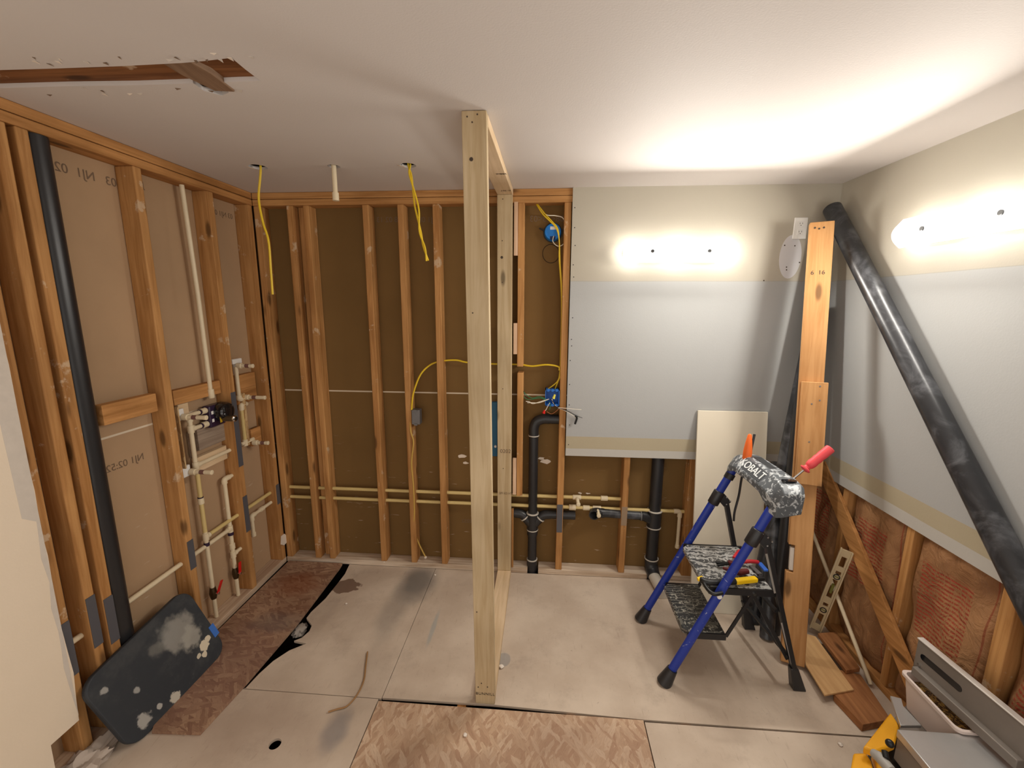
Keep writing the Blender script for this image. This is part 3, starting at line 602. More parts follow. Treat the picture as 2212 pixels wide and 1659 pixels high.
ringm(DS, (xs,.042,zw-.095), R2+.0085); mk('collar', MB().tube([(xs,.042,zw-.13),(xs,.042,zw-.09)], R2+.006, 24), black, DS)
zb = pY(1150,1207,.042).z; ringm(DS, (xs,.042,zb), R2+.006); mk('collar', MB().tube([(xs,.042,zb-.09),(xs,.042,zb)], R2+.005, 24), black, DS)
for sgn in (-1, 1):
    mk('branch', MB().tube(spline([(xs,.042,zw-.07),(xs+sgn*.045,.042,zw-.015),(xs+sgn*.075,.042,zw+.012),(xs+sgn*.12,.042,zw+.018)], 5), R2, 20), black, DS)
    mk('coupling_ring', MB().tube([(xs+sgn*.050,.042,zw-.012),(xs+sgn*.055,.042,zw-.006)], R2+.003, 20), pvcw, DS)
    mk('pipe', MB().tube([(xs+sgn*.11,.042,zw+.018),(xs+(.285 if sgn > 0 else -.19),.042,zw+.018)], R2-.002, 20, hollow=.85), black, DS)
DR = thing('drain_stack', (2.55,.042,0), 'second black drain pipe rising behind the step stool, short branch to its left', 'plumbing')
x2 = 2.548; zh = pY(1350,1112,.042).z
mk('pipe', MB().tube([(x2,.05,.10),(x2,.05,1.3)], .0385, 26), black, DR)
mk('collar', MB().tube([(x2,.05,zh-.075),(x2,.05,zh+.035)], .045, 26), black, DR); ringm(DR, (x2,.05,zh+.037), .049); ringm(DR, (x2,.05,zh-.08), .047)
mk('branch', MB().tube(spline([(x2,.05,zh-.045),(x2-.05,.045,zh-.01),(x2-.09,.042,zh+.003)], 5), .034, 20), black, DR)
mk('pipe', MB().tube([(x2-.085,.042,zh),(2.20,.036,zh+.012)], .030, 20), dusty, DR); mk('coupling_ring', MB().tube([(x2-.088,.042,zh),(x2-.094,.042,zh)], .034, 20), plain('grey_ring', srgb(110,110,110)), DR)
mk('elbow', MB().tube([(2.215,.036,zh+.010),(2.17,.034,zh+.014),(2.15,.02,zh+.014),(2.145,-.01,zh+.014)], [.033,.034,.034,.033], 20, hollow=.8), black, DR)
ringm(DR, (x2,.05,pY(1405,1205,.05).z), .047); mk('elbow', MB().tube(spline([(x2,.05,.13),(x2,.045,.085),(x2+.004,.02,.05),(x2+.006,-.02,.035)], 5), .043, 22), dusty, DR)
mk('floor_pipe', MB().tube([(x2+.006,-.01,.037),(x2+.03,-.19,.02)], .036, 22), pvcw, DR)

# ================================================================ ELECTRICAL
def wire(T, pts, r, mat, name='cable', n=8, flat=None): return mk(name, MB().tube(spline(pts, n), r, 8, ry=flat), mat, T)
def yw(c_, px, label, group=None, name='ceiling_cable'):
    T = thing(name, c_, label, 'cable', group); return T
h1_, h2_, h3_ = HC
def hang(pxs, y, c_):
    return [V((c_.x, c_.y, H+.06)), V((c_.x, c_.y, H))] + [pY(*p, y) for p in pxs]
T = yw(h1_, 0, 'single yellow cable hanging from the leftmost ceiling hole', 'cables hanging from ceiling holes')
wire(T, hang([(562,385),(559,430),(568,480),(580,520),(585,580),(589,636)], h1_.y, h1_+V((.012,0,0))), .0055, yel)
T = yw(h3_, 0, 'two twisted yellow cables hanging from the ceiling hole nearest the centre frame', 'cables hanging from ceiling holes')
wire(T, hang([(889,380),(893,420),(897,450),(909,500),(914,530),(925,563)], h3_.y, h3_+V((0,0,0))), .0045, yel)
wire(T, hang([(884,375),(897,420),(905,455),(906,500),(918,535),(921,564)], h3_.y-.008, h3_+V((.01,0,0))), .0045, yel)
T = thing('pipe_stub', h2_, 'short capped white pipe hanging from the middle ceiling hole', 'pipe'); e_ = pY(725,430,h2_.y)
mk('pipe', MB().tube([(h2_.x,h2_.y,H+.1),(h2_.x+.0,h2_.y,e_.z+.01)], .0115, 14), cpvc, T); mk('cap', MB().tube([(h2_.x,h2_.y,e_.z-.008),(h2_.x,h2_.y,e_.z+.03)], .0155, 14), cpvc, T)
# torn ring flaps beside the bored holes
for c_, r in ((h1_,.042),(h3_,.038)):
    tag(mk('paper_flap', MB().prism([c_+V((-r-.012,-.008,-.0015)), c_+V((-r-.004,-.014,-.002)), c_+V((-r+.022,-.006,-.006)), c_+V((-r+.018,.008,-.008)), c_+V((-r-.006,.006,-.0015))], (0,0,.001)), tp), 'torn paper flap at the rim of the %s ceiling hole' % ('leftmost' if c_ is h1_ else 'rightmost'), 'paper scrap')
# joist seen in the ceiling slot, and the cut end
J = thing('ceiling_joist', (.4,-1.33,H), 'rough brown joist showing through the long slot torn in the ceiling', 'joist')
dkw = wood('dark_joist', srgb(150,100,60), srgb(104,64,36), 'x', True, .3)
mk('board', MB().box(-.1,.98,-1.42,-1.262,H+.0135,H+.2), dkw, J)
q1, q2 = pZ(395,150,H), pZ(487,203,H)
mk('crosspiece', MB().loft([[V((.70,-1.40,H+.004)),V((.785,-1.40,H+.004)),V((.785,-1.40,H+.04)),V((.70,-1.40,H+.04))],[V((.715,-1.33,H-.004)),V((.81,-1.33,H-.003)),V((.81,-1.33,H+.04)),V((.715,-1.33,H+.04))],[V((.745,-1.235,H-.006)),V((.805,-1.225,H-.006)),V((.805,-1.225,H+.03)),V((.745,-1.235,H+.03))]]), wood('grey_cross', srgb(150,122,98), srgb(120,92,70), 'y'), J, .003)
for k in range(26):
    t = R.random(); px = 60+t*480; q = pZ(px, (128 if R.random() < .5 else 195)+R.uniform(-8,12)-t*10, H-.001)
    mk('paint_flake', MB().prism([q, q+V((R.uniform(.006,.02),R.uniform(-.004,.004),-.001)), q+V((R.uniform(.0,.012),R.uniform(.004,.012),-.003))], (0,0,.001)), R.choice((tp,gyps,inkl)), ce)

# metal switch box beside a stud
q = pY(899,901,-.004); MBX = thing('junction_box', (q.x,q.y,q.z-.04), 'small grey steel junction box fixed to a stud in the back wall', 'electrical box')
mk('box', MB().box(.948,1.002,-.008,.045,q.z-.05,q.z+.048), steel, MBX, .003)
for dz in (-.048,.044): mk('ear', MB().box(.965,.985,-.014,-.007,q.z+dz-.006,q.z+dz+.006), steel, MBX)
T = thing('cable_loop', (1.0,.03,1.2), 'yellow cable looping from the steel box up through the back wall studs to the right', 'cable')
wire(T, [pY(889,885,.0), pY(893,850,.0), pY(908,810,.01), pY(930,788,.03), pY(955,780,.045), pY(985,778,.045), pY(1010,783,.045), pY(1060,786,.05), pY(1110,787,.045), pY(1128,788,.04), pY(1150,791,.03), pY(1180,788,.02), pY(1206,792,.02), pY(1208,800,.02)], .0055, yel)
wire(T, [pY(886,890,.01), pY(887,930,.0), pY(893,955,-.004), pY(889,1000,-.004), pY(893,1050,-.004), pY(895,1100,.0), pY(895,1145,.01), pY(903,1170,.03), pY(919,1203,.03)], .005, plain('old_cable', srgb(196,160,80), .5))
mk('cable_clip', MB().ball(pY(919,1204,.03), .010), tp, T)
# round blue box and wires
RB = thing('round_box', pY(1195,504,D), 'round bright blue ceiling box fixed on the paper board high beside the painted wall', 'electrical box')
c_ = pY(1194,503,D-.001); mk('box', MB().tube([c_, c_-Yv*.035, c_-Yv*.042], [.052,.050,.046], 30), plain('bright_blue', srgb(20,124,214), .4), RB); mk('rim', MB().tube([c_, c_-Yv*.006], .058, 30), blackw, RB)
mk('sticker', MB().box(c_.x-.016,c_.x+.018,c_.y-.0432,c_.y-.0418,c_.z+.012,c_.z+.03), whp, RB); mk('clamp_slot', MB().box(c_.x-.016,c_.x+.016,c_.y-.0435,c_.y-.0415,c_.z-.046,c_.z-.026), plain('navy', srgb(10,40,90)), RB)
for sx_, ang in ((-1,.5),(1,.3)): mk('wing_clip', MB().obox(c_+V((sx_*.052,-.006,.012)), c_+V((sx_*.082,-.008,.026)), .012, .006), blackw, RB)
T = thing('white_cable', pY(1165,440,.05), 'thin white cable curling from the top plate into the round blue box', 'cable')
wire(T, [pY(1161,442,.05), pY(1178,463,.03), pY(1200,466,.03), pY(1216,471,.03), pY(1223,490,.03), pY(1223,510,.03), pY(1219,525,.03), pY(1208,532,.03), pY(1199,528,.03), pY(1194,520,.035), pY(1196,510,.045)], .0028, whitew)
T = thing('yellow_cables', pY(1165,440,.05), 'pair of yellow cables dropping from the top plate past the round box', 'cable')
for k, dx in enumerate((0, 5)):
    wire(T, [pY(1158+dx*.4,440,.05), pY(1172+dx,462,.02), pY(1188+dx*.8,478,.012), pY(1202+dx*.5,494,.008), pY(1208,520,.01), pY(1208+dx*.3,560,.015), pY(1212+dx*.3,620,.02), pY(1213+dx*.5,680,.02), pY(1211+dx,760,.02), pY(1209+dx*.5,806,.02), pY(1203+dx*.4,825,.02), pY(1184+dx*3,840,.03)], .0035, yel)
mk('round_cut', MB().tube(spline([pY(1190+18*math.cos(a*.5236), 548+20*math.sin(a*.5236), D-.001) for a in range(13)], 4), .0018, 6), plain('cut_shadow_gap', srgb(46,32,22), .9), bw)
SB = thing('switch_box', pY(1195,860,.02), 'open blue two gang switch box on a stud with loose wires sticking out', 'electrical box')
a_, b_ = pY(1178,842,-.01), pY(1212,877,-.01); mbx = MB(); x0,x1,z0,z1 = a_.x, 1.900, b_.z, a_.z; t_ = .004
mbx.box(x0,x0+t_,-.012,.065,z0,z1).box(x1-t_,x1,-.012,.065,z0,z1).box(x0,x1,-.012,.065,z0,z0+t_).box(x0,x1,-.012,.065,z1-t_,z1).box(x0,x1,.06,.065,z0,z1)
mk('box', mbx, blueb, SB)
for xx in (x0+.018, (x0+x1)/2, x1-.018):
    for zz_ in (z0+.004, z1-.004): mk('screw_tab', MB().box(xx-.008,xx+.008,-.014,.006,zz_-.008,zz_+.008), blueb, SB, .002)
WB = thing('loose_wires', pY(1190,868,-.02), 'tangle of green, white and black wires coming out of the blue switch box', 'wires')
for pts, r_, mt in ((((1179,862),(1165,857),(1150,860),(1136,852),(1131,846)),.0022,greenw),(((1182,866),(1168,860),(1152,862),(1140,863),(1131,857)),.002,greenw),(((1131,845),(1135,856),(1141,860)),.0022,blackw),
        (((1186,862),(1172,866),(1152,872),(1143,868),(1136,867)),.0022,whitew),(((1184,863),(1165,870),(1150,870),(1139,870)),.002,whitew),(((1188,870),(1184,876),(1180,884),(1177,888)),.0022,whitew),
        (((1186,868),(1189,876),(1187,885)),.0018,greenw),(((1188,862),(1195,868),(1199,876),(1210,882),(1228,889),(1243,897)),.0022,blackw),(((1192,862),(1196,872),(1206,880),(1222,882),(1256,885)),.0016,whitew),
        (((1205,881),(1220,887),(1238,898),(1243,903)),.0016,whitew),(((1181,889),(1190,894),(1198,891),(1207,883)),.0018,copper),(((1243,897),(1250,900),(1258,903)),.0016,blackw)):
    wire(WB, [pY(*p, -.03) for p in pts], r_, mt, 'wire', 5)
q = pY(1175,890,-.03); mk('red_wire_nut', MB().tube([q+V((.004,0,.012)), q-V((.002,0,.008))], [.005,.010], 10), redp, WB); q = pY(1197,857,-.02); mk('yellow_wire_nut', MB().tube([q+V((.004,0,.014)), q-V((.004,0,.012))], [.006,.009], 10), plain('pale_yellow', srgb(230,220,90), .4), WB)
wire(WB, [pY(1243,898,-.032), pY(1246,903,-.032), pY(1242,916,-.032)], .0065, blackw, 'black_tape', 5)
a_, b_ = pY(1715,471,-.0135), pY(1738,516,-.0135)
OT = thing('outlet', pY(1727,493,-.0127), 'white duplex outlet plate above the oval patch, partly behind the wooden post', 'outlet')
oc = V(((a_.x+b_.x)/2+.003,-.0165,(a_.z+b_.z)/2)); cv_ = mk('cover_plate', MB().box(oc.x-.036,oc.x+.036,-.0205,-.0128,oc.z-.058,oc.z+.058), whp, OT, .003)
for dz in (.022,-.022):
    mk('receptacle', MB().box(oc.x-.016,oc.x+.016,-.0225,-.02,oc.z+dz-.014,oc.z+dz+.014), whp, cv_, .002)
    mk('slots', MB().box(oc.x-.008,oc.x-.006,-.0229,-.022,oc.z+dz,oc.z+dz+.008).box(oc.x+.006,oc.x+.008,-.0229,-.022,oc.z+dz,oc.z+dz+.008).box(oc.x-.002,oc.x+.002,-.0229,-.022,oc.z+dz-.009,oc.z+dz-.005), blackw, cv_)

# ================================================================ CORNER: leaning things
def thingM(name, M4, label, cat, group=None):
    o = bpy.data.objects.new(name, None); COL.objects.link(o); o.matrix_world = M4; return tag(o, label, cat, group)
def mkl(name, mb, mat, parent, bevel=0):          # vertices already local to the parent
    me = bpy.data.meshes.new(name); me.from_pydata([tuple(v) for v in mb.v], [], mb.f); me.materials.append(mat)
    bm = bmesh.new(); bm.from_mesh(me); bmesh.ops.recalc_face_normals(bm, faces=bm.faces); bm.to_mesh(me); bm.free(); me.shade_smooth(); me.set_sharp_from_angle(angle=math.radians(35))
    o = bpy.data.objects.new(name, me); COL.objects.link(o); o.parent = parent
    if bevel: b = o.modifiers.new('bevel','BEVEL'); b.width = bevel; b.segments = 2; b.limit_method = 'ANGLE'
    return o
def frame(base, top, facing):                     # local z along base->top, local -y faces `facing`
    z = (V(top)-V(base)).normalized(); y = -V(facing); y = (y - z*y.dot(z)).normalized(); x = y.cross(z)
    m4 = Matrix((x, y, z)).transposed().to_4x4(); m4.translation = V(base); return m4
pb, pt_ = V((3.092,-.655,.014)), V((3.20,-.245,2.225)); Lp = (pt_-pb).length
LU = thingM('leaning_post', frame(pb, pt_, (-.35,-.9,0)), 'tall orange-brown wooden post leaning in the right corner with a board screwed to its face', 'lumber')
w2 = .052
prof = [(-w2,0),(w2,0),(w2,Lp),(-w2,Lp),(-w2,.60),(-w2+.028,.60),(-w2+.028,.46),(-w2-.004,.46)]
mkl('post', MB().prism([(x,-.019,z) for x,z in prof], (0,.038,0)), postw, LU, .003)
def tz(py, px): # length along the post for a pixel row
    best = min(range(0, 2300), key=lambda i: abs(proj_y(pb+(pt_-pb).normalized()*(i/1000))-py)); return best/1000
def proj_y(p): d = V(p)-CAM; return 829.5 - FPX*d.dot(UP)/d.dot(FW)
def proj_x(p): d = V(p)-CAM; return 1106 + FPX*d.dot(RT)/d.dot(FW)
za, zb2 = tz(1043,0), tz(826,0)
mkl('scab_board', MB().box(-w2+.006,w2+.012,-.057,-.0195,za-.0,zb2), postw, LU, .003)
for x, z in ((-.03,Lp-.03),(-.012,Lp-.036),(.008,Lp-.032)): mkl('nail_hole', MB().tube([V((x,-.0185,z)),V((x,-.0205,z))], .005, 8), ink, LU)
for x, z in ((.03,zb2-.02),(.032,zb2-.09),(.0,zb2-.11),(-.0,zb2-.3)): mkl('screw', MB().tube([V((x,-.0565,z)),V((x,-.0585,z))], .004, 8), steel, LU)
mkl('pencil_marks', text_mb('6  16', .03, V((-.005,-.0195,Lp-.26)), (1,0,0), (0,0,1), .0006), ink, LU)
mkl('wedge', MB().box(-w2+.010,-w2+.028,-.012,.014,.47,.585), gyps, LU)
# big loose pipe
ptop, plow = V((3.345,-.075,2.325)), V((3.371,-1.117,1.10)); dr = (plow-ptop).normalized(); pend = ptop+dr*((ptop.z-.045)/-dr.z)
tag(mk('loose_pipe', MB().tube([ptop, pend], .0445, 36, hollow=.86), dusty), 'thick scuffed black pipe leaning diagonally across the right wall into the corner', 'pipe')
for (b0, t0, r_, lab) in (((3.115,-.43,.0),(3.305,-.075,2.19),.033,'taller slim black pipe standing in the corner behind the wooden post'),
        ((3.04,-.345,.0),(3.345,-.058,1.82),.040,'black pipe standing in the corner behind the post, flat top at half height beside it'),
        ((3.055,-.478,.0),(3.19,-.14,.90),.036,'short black pipe standing behind the step stool left of the post')):
    tag(mk('loose_pipe', MB().tube([b0, t0], r_, 28, hollow=.86), dusty if r_ > .035 else black), lab, 'pipe', 'black pipes stood in the right corner')
# leaning drywall offcut
q1, q2 = pY(1508,887,-.03), pY(1659,890,-.03)
mb = MB().quadbox([(2.70,-.30,.001),(3.10,-.30,.001),(3.10,-.287,.001),(2.70,-.287,.001),(q1.x,-.031,1.175),(q2.x,-.031,1.175),(q2.x,-.018,1.175),(q1.x,-.018,1.175)])
tag(mk('drywall_offcut', mb, drysheet, bevel=.001), 'tall cream drywall offcut leaning on the back wall behind the step stool', 'drywall sheet')
# level
la, lb_ = V((3.335,-.43,.035)), V((3.392,-.492,.555))
LV = thingM('spirit_level', frame(la, lb_, (-.55,-.8,0)), 'beige aluminium spirit level leaning on the insulation right of the wooden post', 'level'); LL = (lb_-la).length
lm = MB(); hw = .028
lm.box(-hw,-hw+.007,-.013,.013,0,LL).box(hw-.007,hw,-.013,.013,0,LL)
sl = [(.04,.11),(.165,.185),(.225,.34),(.375,.395),(.425,.485)]; e0 = 0
for a_, b_ in sl: lm.box(-hw+.007,hw-.007,-.004,.004,e0,a_); e0 = b_
lm.box(-hw+.007,hw-.007,-.004,.004,e0,LL)
for a_, b_ in sl: lm.box(-hw+.007,-.011,-.004,.004,a_,b_).box(.011,hw-.007,-.004,.004,a_,b_)
mkl('body', lm, alub, LV, .001)
for z in (.138,.36): mkl('vial', MB().tube([V((0,-.006,z)),V((0,.006,z))], .016, 18, hollow=.7), blackw, LV); mkl('vial_glass', MB().tube([V((-.011,0,z)),V((.011,0,z))], .006, 12), plain('vial_green', srgb(120,120,60), .2), LV)
mkl('vial_glass', MB().tube([V((0,0,.255)),V((0,0,.31))], .007, 12), plain('vial_green', srgb(120,120,60), .2), LV)
tag(mk('thin_pipe', MB().tube([(3.385,-.20,.52),(3.40,-.76,.012)], .0095, 12), cpvc), 'thin cream pipe leaning on the insulation from floor to wall board', 'pipe')
# boards on the floor
def fb(cs, z, th, mat, lab, name='board_offcut'):
    return tag(mk(name, MB().prism([(p[0],p[1],z) for p in cs], (0,0,th)), mat, bevel=.002), lab, 'lumber', 'board offcuts on the floor by the right wall')
fb([(3.17,-.855),(3.195,-1.0),(3.335,-.965),(3.37,-.73),(3.26,-.70)], .0005, .036, brownw, 'thick brown offcut with dark end lying lowest beside the machine')
fb([(3.298,-.735),(3.375,-.715),(3.415,-.47),(3.31,-.49)], .038, .022, brownw, 'short brown offcut lying against the right wall studs')
fb([(3.118,-.70),(3.105,-.885),(3.255,-.850),(3.345,-.50),(3.25,-.46)], .0385, .010, tanb, 'wide pale tan board lying on top beside the foot of the post') if False else fb([(3.13,-.70),(3.115,-.872),(3.27,-.832),(3.295,-.50),(3.22,-.47)], .037, .010, tanb, 'wide pale tan board lying on top beside the foot of the post')

# ================================================================ STEP STOOL
ST = thing('step_stool', (2.7,-.6,0), 'blue framed two step stool caked with paint splatter standing right of centre', 'step stool')
nf, nt, ff, ft = V((2.423,-.816,.03)), V((2.862,-.800,1.012)), V((2.402,-.390,.03)), V((2.838,-.400,.985))
for a, b in ((nf,nt),(ff,ft)):
    fl_ = mk('front_leg', MB().tube([a, b], .0215, 20, ry=.0165, side=V((1,0,0))), bluem, ST)
    d_ = (b-a).normalized(); f0 = a-d_*.032; f0.z = 0.001
    mk('foot_cap', MB().tube([f0, f0+d_*.02, f0+d_*.085], [.036,.034,.0245], 20), black, fl_)
nh, fh = V((2.762,-.804,.785)), V((2.748,-.398,.785)); nr, fr = V((3.035,-.795,.03)), V((2.985,-.402,.03))
for h, r_, yo in ((nh,nr,-1),(fh,fr,1)):
    h2 = h+V((.05,0,-.02)); rl_ = mk('rear_leg', MB().obox(h2, r_, .030, .022, (0,1,0)), stoolk, ST, .003)
    d_ = (r_-h2).normalized(); f0 = r_+d_*.028; f0.z = .001; mk('foot_cap', MB().loft([[f0+V((-.03,-.022,0)),f0+V((.03,-.022,0)),f0+V((.03,.022,0)),f0+V((-.03,.022,0))],[r_-d_*.09+V((-.018,-.016,0)),r_-d_*.09+V((.018,-.016,0)),r_-d_*.09+V((.018,.016,0)),r_-d_*.09+V((-.018,.016,0))]]), black, rl_, .004)
    u_ = (nt-nf).normalized(); hg_ = mk('hinge', MB().tube([h-u_*.045,h-u_*.04,h+u_*.03,h+u_*.035], [.026,.0285,.0285,.026], 18).obox(h+V((.02,0,-.03)), h+V((.055,0,.0)), .055, .035, u_), black, ST, .003)
    for k in ((.02,.012),(.04,-.008),(.022,-.028)): mk('rivet', MB().tube([h+V((k[0]+.02,-.0165-.0125,k[1])), h+V((k[0]+.02,-.0165-.0155,k[1]))], .004, 8), chrome, hg_)
mk('cross_bar', MB().obox(nr+(nh-nr)*.18, fr+(fh-fr)*.18, .018, .01), stoolk, ST); mk('cross_bar', MB().obox(nr+(nh-nr)*.5, fr+(fh-fr)*.5, .018, .01), stoolk, ST)
def tread(x0,x1,y0,y1,z,mat,name):
    mb = MB(); c_ = .03
    poly = [(x0+c_,y0,z-.028),(x1,y0,z-.028),(x1,y1,z-.028),(x0+c_,y1,z-.028),(x0,y1-c_,z-.028),(x0,y0+c_,z-.028)]
    mk(name, mb.prism(poly, (0,0,.028)), mat, ST, .006)
tread(2.575,2.880,-.782,-.418,.508,stepm,'upper_tread'); tread(2.492,2.690,-.785,-.412,.262,stepl,'lower_tread')
for y in (-.787,-.413):
    mk('side_rail', MB().box(2.59,2.90,y-.005,y+.005,.475,.507), stoolk, ST); mk('side_rail', MB().box(2.51,2.69,y-.005,y+.005,.232,.262), stoolk, ST)
    mk('link_bar', MB().obox(V((2.69,y,.25)), V((2.79,y,.475)), .016, .006, (1,0,0)), stoolk, ST)
    mk('link_bar', MB().obox(V((2.80,y+.01,.47)), V((2.99,y+.01,.14)), .018, .008, (1,0,0)), stoolk, ST); mk('bolt', MB().tube([V((2.795,y-.012,.488)),V((2.795,y-.005,.488))], .007, 12), chrome, ST)
q = V((2.622,-.836,.492)); mk('bolt', MB().tube([q, q+V((0,.02,0))], .011, 14), whp, ST)
mk('warning_label', MB().obox(nh+(nr-nh)*.10+V((.03,-.013,0)), nh+(nr-nh)*.36+V((.02,-.013,0)), .022, .001, (1,0,0)), plain('grey_label', srgb(140,136,130), .6), ST)
mk('warning_label', MB().obox(nh+(nr-nh)*.56+V((.013,-.013,0)), nh+(nr-nh)*.85+V((.006,-.013,0)), .022, .001, (1,0,0)), plain('grey_label2', srgb(150,144,140), .6), ST)
# moulded top cap: sections along y
def csec(y, x0, x1, zt, zb, sl):
    return [V((x0+sl+.005,y,zt)),V((x1-.012,y,zt+.004)),V((x1,y,zt-.01)),V((x1-.006,y,zb-.01)),V((x0+.015,y,zb-.03)),V((x0-.008,y,zb-.03)),V((x0-.006,y,zt-.058))]
secs = [csec(-.372,2.815,2.885,.985,.945,.012),csec(-.385,2.80,2.90,1.012,.950,.02),csec(-.42,2.793,2.915,1.035,.975,.03),csec(-.47,2.798,2.922,1.046,.992,.040),csec(-.60,2.804,2.925,1.05,.996,.042),csec(-.72,2.806,2.928,1.05,.99,.040),csec(-.77,2.806,2.935,1.046,.965,.036),csec(-.815,2.810,2.94,1.034,.935,.026),csec(-.845,2.825,2.93,1.005,.925,.012)]
cap = mk('top_cap', MB().loft(secs), capm, ST, .004, 30)
cut_list = [MB().box(2.872,2.935,-.795,-.775,.93,1.2).tube([(2.872,-.785,.93),(2.872,-.785,1.2)],.01,14).tube([(2.935,-.785,.93),(2.935,-.785,1.2)],.01,14)]
P0_, P1_ = V((2.798,0,.992)), V((2.851,0,1.05)); Yt = (P1_-P0_).normalized(); X_t = V((0,-1,0)); nrm = X_t.cross(Yt)
mc = (P0_+P1_)/2; mc.y = -.59
mk('name_band', MB().obox(mc+V((0,.105,0))-nrm*.003, mc-V((0,.105,0))-nrm*.003, .060, .0085, Yt), plain('band_charcoal', srgb(70,73,77), .5, 0, .3, 60), ST, .001)
mk('maker_lettering', text_mb('KOBALT', .056, mc+nrm*.0022, (0,-1,0), Yt, .0012, 1.05, 1.0), plain('white_letters', srgb(226,228,228), .5), ST)
mk('grip_slot', MB().tube([(2.868,-.79,1.0465),(2.868,-.79,1.0502)],.0135,16).tube([(2.905,-.79,1.0465),(2.905,-.79,1.0502)],.0135,16).box(2.868,2.905,-.8035,-.7765,1.0465,1.0500), glossk, ST)
mk('tray_recess', MB().box(2.868,2.905,-.66,-.50,1.0495,1.0532), plain('recess_dark', (.03,.032,.035,1), .5), ST, .003)
for a in ((nt,),(ft,)): mk('clamp_collar', MB().tube([a[0]-(nt-nf).normalized()*.10, a[0]-(nt-nf).normalized()*.07], .025, 18), stoolk if a[0] is nt else stoolk, ST)

# tools on the stool
def put(name, loc, lab, cat): return thing(name, loc, lab, cat)
sd0, sd1, sd2 = V((2.915,-.755,1.035)), V((2.965,-.752,1.085)), V((3.068,-.75,1.19))
T = put('screwdriver', sd0, 'screwdriver with thick red ribbed handle stuck in the right end of the stool cap', 'screwdriver')
mk('shaft', MB().tube([sd0-(sd1-sd0)*.3, sd1], .004, 10), chrome, T)
hs = [(0,.012),(.03,.021),(.07,.022),(.1,.014),(.16,.013),(.2,.017)] + [(.24+.09*k, .0185+(.0016 if k % 2 else 0)) for k in range(6)] + [(.8,.0195),(.93,.020),(.985,.0195),(1.0,.016)]
mk('handle', MB().tube([sd1+(sd2-sd1)*t for t, r_ in hs], [r_ for t, r_ in hs], 20), plain('coral_handle', srgb(214,72,78), .5), T)
T = put('chisel', (2.84,-.50,1.05), 'bright orange chisel handle standing up from the stool cap', 'chisel')
a_, b_ = pY(1613,992,-.47), pY(1620,938,-.47)
mk('handle', MB().tube([a_-Zv*.03, a_, a_+(b_-a_)*.3, a_+(b_-a_)*.6, b_+(a_-b_)*.05, b_], [.014,.021,.021,.017,.010,.006], 16), plain('orange_handle', srgb(236,110,44), .45), T)
T = put('pry_bar', (2.86,-.46,1.05), 'thin black bar hooked through the stool cap beside the orange handle', 'pry bar')
wire(T, [pY(1630,938,-.455), pY(1624,965,-.455), pY(1618,992,-.45), pY(1604,1025,-.43), pY(1596,1070,-.42), pY(1587,1105,-.42), pY(1585,1125,-.42)], .006, black, 'bar')
def Zt(px, py, z=.512): return pZ(px, py, z)
T = put('locking_pliers', Zt(1600,1215), 'pliers with red grips lying open on the upper tread', 'pliers')
pv = Zt(1578,1217,.53)
for (e_, ) in ((Zt(1598,1190,.535),),(Zt(1638,1214,.53),)): mk('red_grip', MB().tube(spline([pv+(e_-pv)*.35+Zv*.004, pv+(e_-pv)*.7+Zv*.006, e_], 4), [.008]+[.0095]*7+[.0085], 12), plain('red_grip', srgb(190,40,48), .45), T); mk('handle_bar', MB().tube([pv, pv+(e_-pv)*.5], .005, 8), steel, T)
mk('jaw', MB().obox(pv, Zt(1546,1215,.53), .014, .010, (0,1,0)), blackw, T, .002); mk('jaw', MB().obox(pv, Zt(1550,1221,.525), .010, .010, (0,1,0)), blackw, T, .002); mk('pivot', MB().tube([pv-Zv*.008, pv+Zv*.01], .013, 14), plain('dark_red', srgb(90,24,24), .5), T)
T = put('wire_stripper', Zt(1600,1235), 'dark red and black gripping tool lying beside the pliers', 'pliers')
mk('body', MB().tube([Zt(1562,1227,.525), Zt(1580,1232,.53), Zt(1600,1236,.53), Zt(1615,1234,.53)], [.007,.013,.016,.013], 12), plain('dark_maroon', srgb(92,26,26), .5), T)
T = put('utility_saw', Zt(1600,1250), 'yellow and black handled utility saw lying along the near edge of the upper tread', 'hand tool')
y_a, y_b, y_c, y_d = Zt(1512,1251,.53), Zt(1530,1258,.53), Zt(1588,1256,.53), Zt(1634,1251,.53)
mk('yellow_tip', MB().tube([y_a-V((.012,0,0)), y_a+V((.01,0,0))], [.008,.016], 12), yels, T); mk('black_grip', MB().tube(spline([y_a+V((.006,0,0)), y_b, y_c], 4), .0145, 14), blackw, T)
mk('guard', MB().tube(spline([y_a+V((.01,0,-.002)), Zt(1528,1272,.522), Zt(1542,1283,.518), Zt(1560,1281,.518)], 5), .009, 12), blackw, T)
mk('yellow_grip', MB().obox(y_c, y_d, .028, .022, (0,1,0)), yels, T, .005); mk('black_end', MB().tube([y_d, Zt(1648,1250,.528)], .012, 12), blackw, T)
T = put('utility_knife', Zt(1640,1230), 'blue and grey folding knife lying at the far corner of the upper tread', 'knife')
mk('blue_handle', MB().obox(Zt(1640,1216,.522), Zt(1655,1233,.522), .022, .012, (1,0,0)), plain('blue_handle', srgb(60,110,210), .4), T, .003); mk('blade', MB().obox(Zt(1622,1222,.518), Zt(1642,1240,.518), .02, .006, (1,0,0)), steel, T, .001)

